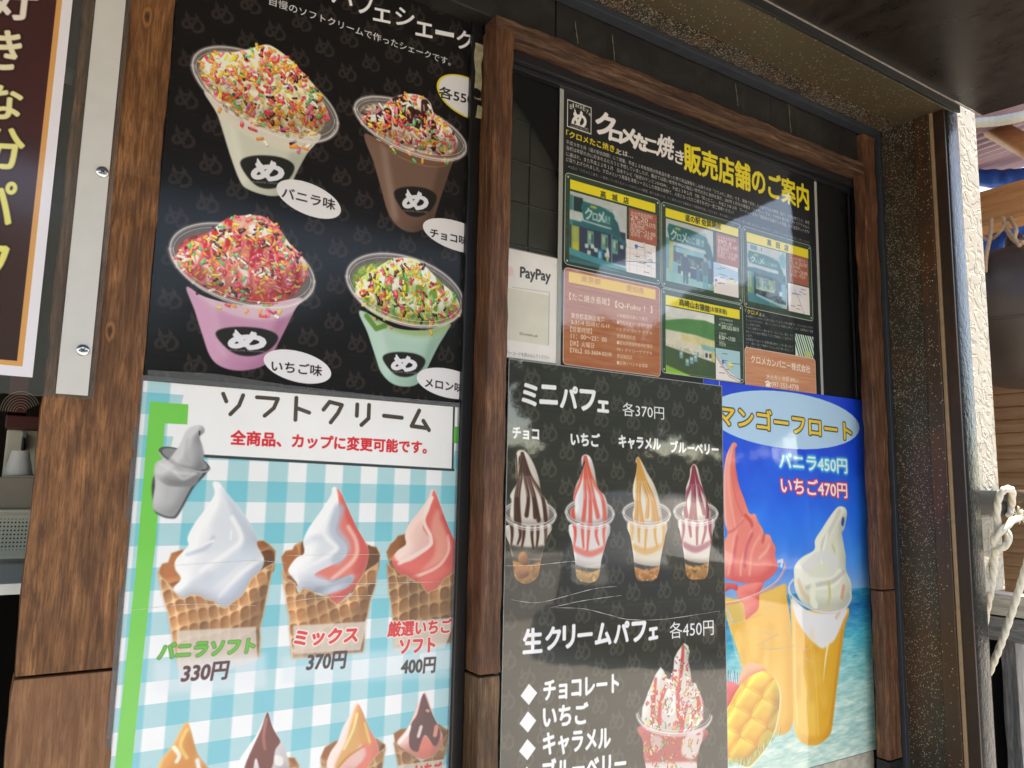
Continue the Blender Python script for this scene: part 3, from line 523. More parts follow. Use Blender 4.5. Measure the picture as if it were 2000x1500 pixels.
    old = A.clip; A.clip = A.full(cr(bd)); A.fill(cr(z((700, 1130), (880, 1080), (840, 1300), (760, 1400), (640, 1330))), (226, 222, 214), .85, soft=2); A.fill(cr(z((300, 1140), (420, 1160), (400, 1300), (320, 1300))), (214, 196, 188), .8, soft=2); A.line(z((240, 1520), (780, 1500)), 22, (226, 220, 216), .9, soft=1.5)
    A.sprinkle(bd, 90, 6.5, 3, 71, [(214, 60, 62), (230, 150, 60), (236, 214, 150), (222, 70, 90), (120, 170, 110), (240, 228, 210)]); A.clip = old
    hp = z((190, 960), (200, 820), (260, 660), (300, 560), (350, 440), (405, 360), (440, 400), (480, 490), (520, 500), (550, 380), (560, 260), (600, 180), (670, 92), (715, 120), (735, 190), (715, 280), (745, 420), (755, 540), (800, 540), (860, 680), (890, 760), (885, 960), (760, 1090), (520, 1120), (300, 1080))
    A.puff(hp, (240, 238, 230), (184, 168, 158), 9, smooth=False)
    old = A.clip; A.clip = A.full(hp)
    for p in ([(660, 130), (640, 400), (600, 700), (620, 1000)], [(350, 500), (330, 700), (310, 1000)], [(700, 800), (660, 950), (640, 1100)], [(470, 560), (400, 800), (390, 1050)], [(800, 640), (840, 800), (780, 900)]):
        A.line(z(*p), 7, (206, 62, 60), .85, soft=1, w1=10, smooth=True)
    A.line(z((500, 640), (450, 780), (480, 860), (540, 860), (550, 700)), 10, (240, 242, 238), .9, soft=1.2, smooth=True); A.fill(cr(z((740, 860), (880, 920), (860, 1050), (740, 1080))), (238, 238, 232), .95, soft=2)
    A.clip = old
    A.sprinkle(hp, 250, 6.4, 3, 72, [(218, 52, 56), (232, 150, 60), (236, 200, 80), (222, 70, 100), (90, 170, 110), (240, 232, 215), (236, 120, 140), (244, 240, 228), (214, 60, 62)])
    rim(A, c, (73, 2), (0, 36), 'front', w=2.6)
    return A

# ------------------------------------------------------------------ poster 4: mango float
def art_mango():
    A = Art(.952, 1.3945, 1.035, 1.6885, -.0027, 1400, (10, 90, 225))
    z = zv(1400, 1070, 6.25); z0_ = zv(1400, 850, 6.25); z2 = zv(1400, 1260, 6.25)
    top = W(1690, 1147, -.0027)[2]; zz = A.Z
    ks = [1.0, 1.2, 1.32, top+.001, top, top+.0]
    def ramp(v, xs, cs): return np.stack([np.interp(v, xs, [c[i]/255. for c in cs]) for i in range(3)], -1)
    xs = [1.04, 1.14, 1.2, 1.245, 1.29, top-.03, top-.001, top, top+.05, 1.46, 1.56, 1.69]
    cs = [(196, 226, 214), (176, 220, 212), (142, 212, 214), (70, 186, 208), (22, 132, 190), (20, 120, 178), (40, 150, 190), (128, 170, 226), (60, 146, 240), (14, 120, 246), (8, 88, 232), (8, 70, 216)]
    A.img = np.repeat(ramp(zz, xs, cs)[:, None], A.w, 1).copy()
    i0 = int((A.z1-top)*A.res); n1 = fbm(A.h, A.w, 4, 31, 26); n2 = fbm(A.h, A.w, 14, 35, 40); sea = (np.arange(A.h) > i0)[:, None, None]
    A.img += sea*((n1-.5)*.3+(n2-.5)*.34)[..., None]*np.array([1., .62, .5]); A.img += (~sea)*((fbm(A.h, A.w, 90, 41)-.5)*.16)[..., None]*np.array([.6, 1, .6])
    A.img = np.clip(A.img, 0, 1)
    A.fill(ell((1531, 820), (148, 17), (-3, 55)), (182, 218, 246))
    A.text('マンゴーフロート', (1403, 828), (1664, 860), 40, (246, 206, 74), bold=1.3, out=(24, 26, 24), outw=1.8)
    A.text('バニラ450円', (1523, 915), (1655, 925), 31, (250, 252, 255), bold=.5, glow=(60, 220, 240), gloww=2.2)
    A.text('いちご470円', (1526, 963), (1655, 973), 32, (252, 248, 250), bold=.7, out=(226, 58, 84), outw=2.4)
    G = (245, 176, 52)
    # left glass: mango juice
    A.puff(z((75, 600), (250, 620), (600, 540), (830, 440), (850, 560), (900, 900), (920, 1300), (940, 2000), (880, 2240), (700, 2290), (500, 2290), (420, 1900), (300, 1400), (160, 980), (90, 720)), (250, 198, 84), (226, 160, 40), 14, bias=.75)
    A.fill(cr(z((90, 720), (320, 660), (340, 860), (180, 930))), (214, 196, 120), .6, soft=2); A.fill(cr(z((540, 520), (830, 480), (840, 620), (600, 800))), (236, 190, 110), .5, soft=3)
    # strawberry soft serve in it
    PL, PD = (255, 158, 140), (224, 92, 92)
    A.puff(z0_((190, 95), (225, 88), (252, 125), (225, 180), (235, 400), (270, 600), (330, 760), (400, 950), (470, 960), (505, 1050), (560, 1140), (580, 1200), (650, 1220), (680, 1300), (720, 1370), (715, 1480), (740, 1640), (560, 1800), (300, 1800), (60, 1700), (70, 1400), (100, 1280), (130, 1190), (90, 1000), (85, 500), (110, 280), (150, 170)), PL, PD, 15, k=2.8, bias=.7)
    old = A.clip; A.clip = A.full(cr(z0_((190, 95), (225, 88), (252, 125), (225, 180), (235, 400), (270, 600), (330, 760), (400, 950), (470, 960), (505, 1050), (560, 1140), (580, 1200), (650, 1220), (680, 1300), (720, 1370), (715, 1480), (740, 1640), (560, 1800), (300, 1800), (60, 1700), (70, 1400), (100, 1280), (130, 1190), (90, 1000), (85, 500), (110, 280), (150, 170))))
    for p, w, c_ in (([(200, 130), (140, 400), (150, 700), (230, 1140)], 3.5, (255, 190, 175)), ([(215, 150), (185, 420), (230, 760), (330, 1000)], 4, (228, 110, 104)), ([(330, 1010), (230, 1180), (170, 1500), (140, 1700)], 4, (255, 186, 172)),
                     ([(420, 1170), (370, 1330), (300, 1560), (290, 1700)], 5, (255, 180, 168)), ([(250, 1240), (220, 1420), (190, 1700)], 6, (222, 96, 110)), ([(430, 1210), (360, 1380), (340, 1600)], 7, (214, 86, 100)), ([(350, 980), (420, 1060), (430, 1100)], 7, (206, 70, 74)),
                     ([(520, 1240), (430, 1420), (400, 1700)], 5, (255, 182, 164)), ([(580, 1210), (570, 1260), (560, 1300)], 6, (200, 76, 76)), ([(640, 1340), (600, 1420), (520, 1500)], 5, (255, 196, 176)), ([(130, 1190), (220, 1150), (330, 1030)], 3, (214, 84, 90)), ([(150, 160), (100, 400), (95, 800), (110, 1100)], 5, (255, 200, 190))):
        A.line(z0_(*p), w, c_, .7, soft=1.4, smooth=True)
    A.clip = old
    A.puff(z((250, 480), (560, 420), (520, 560), (510, 740), (420, 830), (350, 870), (330, 700), (260, 600)), (250, 140, 128), (226, 88, 84), 8)
    A.puff(z((75, 440), (240, 440), (250, 520), (170, 500), (90, 540)), (236, 100, 96), (210, 70, 70), 6)
    A.line(z((90, 690), (300, 650), (560, 540), (740, 410), (840, 230), (800, 160)), 3.6, (232, 150, 142), .85, soft=.5, smooth=True); A.line(z((90, 670), (300, 632), (560, 520), (740, 390), (830, 220)), 1.2, (255, 235, 230), .8, smooth=True)
    A.line(z((95, 730), (150, 800), (190, 900)), 4, (214, 206, 206), .8, soft=1, smooth=True)
    A.line(z((750, 170), (800, 150), (790, 220)), 5, (240, 235, 240), .8, soft=1)
    # right glass
    A.puff(z((915, 600), (1100, 760), (1590, 720), (1560, 1000), (1480, 1600), (1420, 2100), (1380, 2280), (1240, 2400), (1060, 2390), (950, 2200), (930, 1700), (915, 1000)), (252, 198, 84), (222, 156, 40), 13, bias=.74)
    A.grad(z((920, 900), (1190, 1000), (1200, 2300), (950, 2250)), [(240, 178, 60), (248, 196, 100), (250, 206, 96), (250, 204, 90)], .7, soft=3); A.fill(cr(z((1190, 1100), (1480, 1000), (1390, 1900), (1280, 2300), (1240, 2250), (1220, 1700))), (228, 168, 34), .6, soft=3); A.line(z((1190, 1250), (1215, 1700), (1245, 2290)), 2.5, (252, 214, 120), .6, soft=1)
    A.fill(cr(z((925, 620), (1100, 760), (1300, 800), (1580, 740), (1540, 900), (1440, 1120), (1370, 1180), (1290, 1230), (1200, 1170), (1090, 1060), (980, 880), (930, 740))), (234, 234, 238), .97, soft=1.5)
    A.line(z((1360, 1160), (1330, 1350), (1300, 1620)), 6, (250, 240, 205), .85, soft=1.2, w1=2, smooth=True); A.line(z((1460, 850), (1500, 780)), 6, (230, 180, 150), .7, soft=2)
    sw = z0_((1480, 875), (1560, 880), (1590, 940), (1580, 1040), (1555, 1150), (1530, 1190), (1550, 1330), (1575, 1480), (1580, 1650), (1640, 1800), (1640, 1980), (1560, 2110), (1300, 2140), (1060, 2060), (960, 1890), (945, 1720), (950, 1600), (1040, 1490), (1190, 1400), (1200, 1280), (1280, 1150), (1390, 980))
    A.puff(sw, (246, 246, 226), (194, 196, 178), 15, k=3, bias=.7)
    old = A.clip; A.clip = A.full(cr(sw))
    for p, w, c_, a in (([(1500, 930), (1390, 1150), (1290, 1330), (1300, 1480)], 8, (212, 214, 200), .8), ([(1470, 1150), (1430, 1300), (1440, 1450)], 7, (222, 224, 206), .8), ([(1350, 1200), (1290, 1450), (1280, 1560)], 4, (255, 255, 244), .9), ([(1080, 1620), (1250, 1480), (1440, 1520), (1400, 1600)], 16, (226, 227, 226), .8), ([(1010, 1680), (1150, 1800), (1400, 1800), (1500, 1700)], 18, (250, 250, 236), .7),
                        ([(1100, 1860), (1250, 1820), (1420, 1780), (1560, 1660)], 7, (190, 190, 178), .7), ([(1180, 1840), (1170, 2000), (1200, 2080)], 14, (244, 246, 220), .8), ([(1370, 1800), (1380, 1960), (1360, 2060)], 6, (206, 200, 130), .8), ([(1550, 1850), (1530, 1980)], 8, (222, 150, 116), .7), ([(1410, 1340), (1440, 1420)], 3, (190, 190, 120), .8), ([(1000, 1780), (1040, 1900), (1120, 2000)], 8, (226, 180, 140), .5)):
        A.line(z0_(*p), w, c_, a, soft=2., smooth=True)
    A.clip = old
    A.fill(cr(z0_((1545, 995), (1560, 1040), (1545, 1110), (1520, 1090), (1525, 1030))), (40, 80, 160), 1, soft=.5)
    for k_ in (0, 1): A.line(cr(z((945, 380), (890, 450), (900, 560), (1020, 670), (1200, 760), (1400, 790), (1560, 740), (1640, 620), (1620, 520)), False), 4.5-3*k_, ((196, 200, 212), (250, 250, 252))[k_], (.75, .8)[k_], soft=.6)
    A.line(z((870, 470), (900, 620), (930, 700)), 2.5, (220, 226, 240), .7, smooth=True)
    r = np.random.RandomState(8)
    for (xa, xb, ya, yb) in ((280, 840, 900, 1500), (960, 1330, 900, 1800)):
        for _ in range(16):
            x = xa+(xb-xa)*r.rand(); y = ya+(yb-ya)*r.rand(); A.line(z((x, y), (x+40*(r.rand()-.5), y+180+200*r.rand())), 8+14*r.rand(), [(255, 222, 130), (214, 140, 24), (250, 190, 70)][r.randint(3)], .28, soft=6, smooth=False)
    A.line(z((130, 860), (240, 1300), (330, 1500)), 3, (255, 245, 215), .5, soft=1.4); A.line(z((945, 900), (955, 1700), (985, 2150)), 3.4, (255, 240, 200), .55, soft=1.4); A.line(z((1530, 1000), (1440, 1700), (1390, 2150)), 3, (190, 120, 20), .5, soft=1.6)
    # fruit
    A.puff(z2((265, 470), (290, 340), (350, 240), (450, 215), (560, 260), (620, 340), (500, 400), (380, 500)), (246, 190, 150), (230, 110, 90), 9)
    A.puff(z2((60, 470), (160, 440), (240, 470), (290, 520), (230, 650), (150, 780), (60, 860)), (240, 110, 116), (206, 40, 50), 9, spec=.2)
    for i in range(12): x = 110+i*13; A.line(z2((x, 450), (x+20*math.sin(i*2), 330+20*math.cos(i*3))), 1.4, (60, 80, 120) if i % 2 else (210, 220, 240), .8)
    mg = z2((110, 860), (170, 700), (270, 520), (400, 390), (520, 330), (600, 320), (680, 380), (740, 480), (768, 600), (760, 760), (730, 930), (690, 1080), (600, 1250), (480, 1400), (380, 1480), (260, 1440), (120, 1370))
    A.fill([(p[0]+3, p[1]+2) for p in cr(mg)], (236, 240, 220), .8, soft=1.5)
    A.puff(mg, (255, 218, 70), (240, 160, 36), 12, bias=.8)
    old = A.clip; A.clip = A.full(cr(mg))
    d1 = np.array((-.52, .85)); d2 = np.array((.86, .50)); o_ = np.array(z2((420, 880))[0])
    for i in range(-7, 8):
        for j in range(-9, 10):
            def Q(a, b): return o_+d2*((i+a)*39+2.4*math.sin(j*.8))+d1*((j+b)*44+3*math.sin(i*1.3))
            A.puff([Q(.04, .04), Q(.96, .04), Q(.96, .96), Q(.04, .96)], (255, 224, 84), (240, 156, 40), 9, l=(-.5, -.8), k=2.4, bias=.62, soft=.7)
            A.line([Q(0, 0), Q(1, 0)], 1.3, (214, 110, 26), .6, soft=.8); A.line([Q(0, 0), Q(0, 1)], 1.6, (222, 120, 28), .6, soft=.8)
    A.clip = None; A.shade(cr(mg), 14, .78, 1.1, (-.6, -.6)); A.clip = A.full(cr(mg))
    A.clip = old; r = np.random.RandomState(5)
    for i in range(150):
        t = r.rand(); x = 110+t*250 if r.rand() < .4 else 330+r.rand()*450; y = 1420+r.rand()*60 if x < 380 else 1480-(x-330)*.95+r.rand()*60-20
        A.line(z2((x, y), (x+14*(r.rand()-.3), y-30-30*r.rand())), 1., [(96, 150, 90), (220, 230, 220), (150, 190, 140)][r.randint(3)], .8)
    A.line([(1405, 745), (1405, 760)], 1, (255, 255, 255))
    return A
# ------------------------------------------------------------------ poster 5: list of branches
def shopfront(A, a, b, kind):
    """a small printed snapshot; (u, v) run over the picture from its top-left to its bottom-right corner"""
    ta, tb = A.tex([a, b])
    def q(*p): return [(ta[0]+(tb[0]-ta[0])*u, ta[1]+(tb[1]-ta[1])*v) for u, v in p]
    def f(p, c, al=1., s=0): A.fill(q(*p), c, al, soft=s, raw=True)
    def R_(u0, v0, u1, v1, c, al=1., s=0): f([(u0, v0), (u1, v0), (u1, v1), (u0, v1)], c, al, s)
    def T_(st, u0, v0, u1, v1, c, bold=.3, a_=1.):
        uv, e, _ = glyph_tris(st); p = q((u0, v1), (u1, v0)); P_ = np.stack([p[0][0]+uv[:, 0]*(p[1][0]-p[0][0]), p[0][1]+uv[:, 1]*(p[1][1]-p[0][1])], 1)
        bb = A.box(P_, 3); A.comp(dilate(raster(P_[e[:, 0]], P_[e[:, 1]], *bb), bold), bb, c, a_)
    R_(0, 0, 1, 1, (232, 222, 220)); r = np.random.RandomState(kind)
    if kind < 3:
        wall = [(58, 66, 92), (44, 62, 84), (46, 70, 84)][kind]; teal = (34, 128, 128)
        vb = [.32, .26, .3][kind]
        R_(.0 if kind == 0 else .12, .42, .98, .93, wall)
        f([(0, .42), (.2, .40), (.8, .43), (1, .58), (1, .64), (.72, .5), (0, .49)], (36, 120, 130))
        if kind == 0:
            R_(.0, .05, .05, .5, (60, 150, 150)); R_(.06, .06, .22, .28, (24, 62, 62)); R_(.0, .28, .2, .42, (236, 226, 222)); f([(.05, .5), (.16, .5), (.16, .9), (.05, .86)], (200, 200, 90)); R_(.06, .74, .16, .86, (240, 214, 40)); R_(.03, .5, .06, .95, (170, 190, 90))
            for u, v, w, h in ((.3, .52, .11, .22), (.54, .52, .12, .24), (.74, .56, .1, .22)): R_(u, v, u+w, v+h, (120, 176, 160)); R_(u+.02, v+.03, u+w*.6, v+h*.6, (190, 214, 170)); R_(u+w*.6, v+.05, u+w-.01, v+h*.8, (70, 120, 110))
            for u, v in ((.26, .73), (.36, .72), (.42, .76), (.3, .82), (.6, .8), (.88, .62)): R_(u, v, u+.06, v+.06, (224, 232, 226))
            R_(.48, .77, .57, .93, (40, 150, 200)); R_(.5, .8, .54, .9, (150, 220, 236)); f([(.62, .84), (.69, .84), (.655, .99)], (196, 210, 130)); f([(.62, .85), (.64, .74), (.66, .7), (.685, .78), (.69, .85)], (240, 240, 236)); R_(.72, .5, .74, 1, (120, 160, 190))
            f([(0, .84), (1, .97), (1, 1), (0, 1)], (70, 168, 176)); f([(0, .94), (1, 1.05), (0, 1.05)], (60, 110, 120))
        if kind == 1:
            R_(0, .3, .14, .8, (90, 170, 190)); R_(.06, .32, .15, .82, (206, 196, 90)); R_(.16, .5, .8, .72, (56, 70, 90)); R_(.2, .42, .8, .5, (140, 204, 214)); R_(.8, .45, 1, .85, (40, 60, 84)); R_(.86, .5, .95, .64, (120, 180, 210))
            for i in range(40): u = .22+.56*r.rand(); R_(u, .55+.13*r.rand(), u+.03, .6+.12*r.rand(), [(196, 196, 110), (80, 130, 130), (180, 200, 190), (40, 60, 60)][r.randint(4)], .8)
            R_(.18, .68, .82, .71, (210, 206, 150)); f([(0, .84), (1, .9), (1, 1), (0, 1)], (150, 206, 190)); f([(0, .8), (.3, .84), (1, .95), (1, 1), (0, 1)], (150, 200, 190))
            R_(.13, .66, .24, .84, (120, 190, 200)); R_(.3, .78, .5, .86, (226, 232, 226))
            for u, cc, cl in ((.4, (56, 80, 112), (54, 96, 100)), (.82, (90, 130, 130), (56, 160, 172))):    # customers in the snapshot
                A.puff([(x, y) for x, y in [(proj_tex(A, p)) for p in q((u-.08, .62), (u-.04, .54), (u+.03, .54), (u+.08, .62), (u+.08, .78), (u-.08, .78))]], cc, np.array(cc)*.6, 3)
                f([(u-.06, .77), (u+.06, .77), (u+.05, .97), (u+.01, .98), (u, .82), (u-.02, .98), (u-.05, .97)], cl); f([(u-.035, .54), (u-.04, .49), (u, .465), (u+.035, .49), (u+.03, .55)], (196, 190, 150))
            f([(.62, .66), (.7, .66), (.7, .9), (.63, .9)], (60, 110, 150)); f([(.64, .62), (.68, .62), (.69, .67), (.63, .67)], (170, 150, 130))
        if kind == 2:
            R_(.08, .02, .25, .1, (90, 160, 165)); R_(.35, .03, .38, .09, (100, 150, 160)); R_(.02, .5, .16, .95, (96, 170, 176)); R_(.05, .55, .09, .9, (206, 206, 120)); R_(.2, .55, .7, .74, (150, 186, 140))
            for i in range(26): u = .2+.46*r.rand(); R_(u, .56+.1*r.rand(), u+.05, .64+.1*r.rand(), [(96, 150, 130), (206, 214, 150), (60, 100, 100)][r.randint(3)], .8)
            R_(.2, .74, .68, .77, (216, 224, 160)); f([(0, .84), (.12, .86), (.95, 1.), (0, 1)], (60, 150, 166)); f([(.2, .84), (.95, .96), (.9, 1), (.2, .88)], (190, 226, 228)); R_(.86, .58, .97, .86, (120, 190, 214)); R_(.8, .72, .88, .8, (224, 234, 230)); f([(.82, .1), (.95, .0), (1, .16), (.96, .3), (.84, .26)], (120, 190, 200)); A.fill([(t_[0], t_[1]) for t_ in q((.02, .76), (.12, .74), (.13, .82), (.03, .84))], (150, 200, 120), raw=True)
        u0 = [.22, .06, .04][kind]; u1 = [.78, .88, .84][kind]; v0 = [.1, .07, .13][kind]; v1 = [.4, .36, .36][kind]
        f([(u0, v0), (u0+.55*(u1-u0), v0+.01), (u1-.04, v0+.06), (u1, v0+.1), (u1-.02, v1), (u0+.02, v1-.02), (u0-.03, v0+.1)], teal)
        for v in np.arange(v0+.02, v1, .035): R_(u0, v, u1-.03, v+.006, (22, 100, 104), .8)
        A.clip = None
        T_('ク', u0+.04, v0+.08, u0+.16, v1-.04, (240, 246, 244), .9); T_('ロ', u0+.17, v0+.14, u0+.25, v1-.05, (240, 246, 244), .7); T_('メ', u0+.26, v0+.08, u0+.38, v1-.04, (240, 246, 244), .8)
        T_('たこ焼き', u0+.42*(u1-u0)+.03, v0+.12, u1-.08, v1-.05, (230, 240, 238), .3); R_(u0+.13, v0+.03, u0+.24, v0+.07, (206, 196, 80))
        f([(u1-.02, v0+.12), (u1+.06, v0+.2), (u1+.12, v1+.1), (u1+.02, v1+.16), (u1-.06, v1)], (40, 110, 118))
    else:
        R_(0, 0, 1, 1, (238, 240, 238)); f([(0, .22), (.4, .14), (1, .1), (1, .42), (0, .36)], (84, 158, 78)); f([(.6, .04), (1, .1), (1, .14), (.7, .1)], (250, 250, 240))
        for i in range(46): R_(i/46., .16, i/46.+.006, .4, (60, 130, 66), .4)
        f([(0, .36), (.6, .37), (1, .42), (1, .74), (0, .62)], (236, 230, 208)); f([(.3, .38), (1, .41), (1, .54), (.3, .5)], (240, 226, 140), .7, 2); f([(.7, .5), (1, .52), (1, .6), (.74, .58)], (120, 196, 206), .9, 1)
        for i in range(80): u = r.rand(); v = .55+.1*u+.1*r.rand(); R_(u, v, u+.012+.02*r.rand(), v+.01+.012*r.rand(), [(190, 186, 190), (120, 120, 130), (236, 200, 160), (150, 190, 190)][r.randint(4)], .7)
        for u, c_ in ((.6, (120, 190, 200)), (.78, (60, 60, 60)), (.86, (80, 90, 70))): R_(u, .6, u+.09, .73, (244, 244, 240)); R_(u+.02, .63, u+.07, .7, c_)
        R_(.93, .58, .98, .8, (220, 214, 110)); f([(0, .61), (1, .76), (1, 1), (0, 1)], (70, 100, 56))
        for i in range(44): R_(i/44., .64+.0034*i, i/44.+.008, 1, (50, 78, 42) if i % 2 else (92, 120, 66), .45)
        for u, v in ((.27, .66), (.39, .76), (.48, .72), (.56, .68)): R_(u, v, u+.07, v+.11, (120, 180, 214)); R_(u+.01, v+.02, u+.06, v+.05, (236, 230, 170))
        f([(0, .9), (.5, 1.02), (0, 1.02)], (150, 206, 60))

def proj_tex(A, t):     # texel -> photo pixel (to reuse the shaded-shape brush)
    return proj(A.x0+t[0]/A.res, A.y, A.z1-t[1]/A.res)

def branch_map(A, a, b, kind):
    ta, tb = A.tex([a, b]); q = lambda *p: [(ta[0]+(tb[0]-ta[0])*u, ta[1]+(tb[1]-ta[1])*v) for u, v in p]
    A.fill(q((0, 0), (1, 0), (1, 1), (0, 1)), (240, 232, 230), raw=True); L_ = lambda p, w, c: A.line(q(*p), w, c, raw=True)
    r = np.random.RandomState(kind+40)
    if kind == 0:
        for i in range(4): L_([(0, .25+.17*i), (1, .2+.17*i)], 1.6, (206, 204, 214)); L_([(.12+.24*i, .1), (.1+.25*i, .95)], 1.6, (206, 204, 214))
        L_([(0, .68), (.5, .6), (1, .52)], 1.4, (60, 60, 70)); L_([(.6, 0), (.66, .5)], 5, (214, 206, 226)); A.fill(q((.28, .1), (.38, .1), (.38, .18), (.33, .24), (.28, .18)), (60, 120, 210), raw=True)
    elif kind == 1:
        A.fill(q((0, 0), (1, .15), (1, .42), (.8, .55), (.55, .5), (.25, .42), (0, .52)), (170, 204, 232), raw=True); A.fill(q((.62, .4), (.85, .42), (.82, .55), (.62, .54)), (238, 226, 150), raw=True); A.fill(q((.05, .54), (.14, .54), (.14, .62), (.05, .64)), (60, 120, 220), raw=True); L_([(.08, .68), (.08, .78)], 2, (220, 80, 60))
    elif kind == 2:
        A.fill(q((.05, .1), (.75, .1), (.75, .45), (.05, .45)), (228, 228, 238), raw=True); L_([(.3, .2), (.5, .5), (.72, 1)], 1.4, (120, 120, 110))
    else:
        A.fill(q((0, 0), (1, 0), (1, .92), (.6, .74), (.3, .46), (0, .16)), (168, 208, 218), raw=True); L_([(0, .2), (.28, .52), (.58, .8), (1, .92)], 1.6, (110, 60, 60)); L_([(0, .28), (.25, .56), (.55, .86), (1, .99)], 1.2, (110, 90, 70)); A.fill(q((.5, .4), (.68, .38), (.7, .55), (.55, .6)), (238, 230, 130), raw=True); A.fill(q((.24, .36), (.34, .36), (.34, .44), (.28, .5)), (50, 120, 210), raw=True)
    for i in range(9): u, v = .08+.75*r.rand(), .1+.8*r.rand(); L_([(u, v), (u+.12+.1*r.rand(), v)], 1.3, (70, 60, 60))

def card(A, a, b, fill, edge=(206, 216, 200), bolts=True):
    ta, tb = A.tex([a, b]); x0, y0, x1, y1 = ta[0], ta[1], tb[0], tb[1]; R_ = 9
    def rr(o): 
        p = []
        for cx, cy, s in ((x1-R_, y0+R_, -.5), (x1-R_, y1-R_, 0), (x0+R_, y1-R_, .5), (x0+R_, y0+R_, 1)):
            for k in range(6): t = (s+k*.1)*math.pi; p.append((cx+math.cos(t)*(R_+o), cy+math.sin(t)*(R_+o)))
        return p
    A.fill(rr(1.6), edge, raw=True); A.fill(rr(0), fill, raw=True)
    m, bb = A.mask([rr(0)], raw=True); v = A.img[bb[1]:bb[1]+bb[3], bb[0]:bb[0]+bb[2]]; v += ((fbm(bb[3], bb[2], 5, 8, 60)-.5)*.16*m)[..., None]*np.array([.6, 1, .7])
    if bolts:
        for cx, cy in ((x0+7, y0+8), (x1-7, y0+8), (x0+7, y1-8), (x1-7, y1-8)): A.line([(cx, cy), (cx+.1, cy)], 4.5, (210, 216, 206), raw=True)

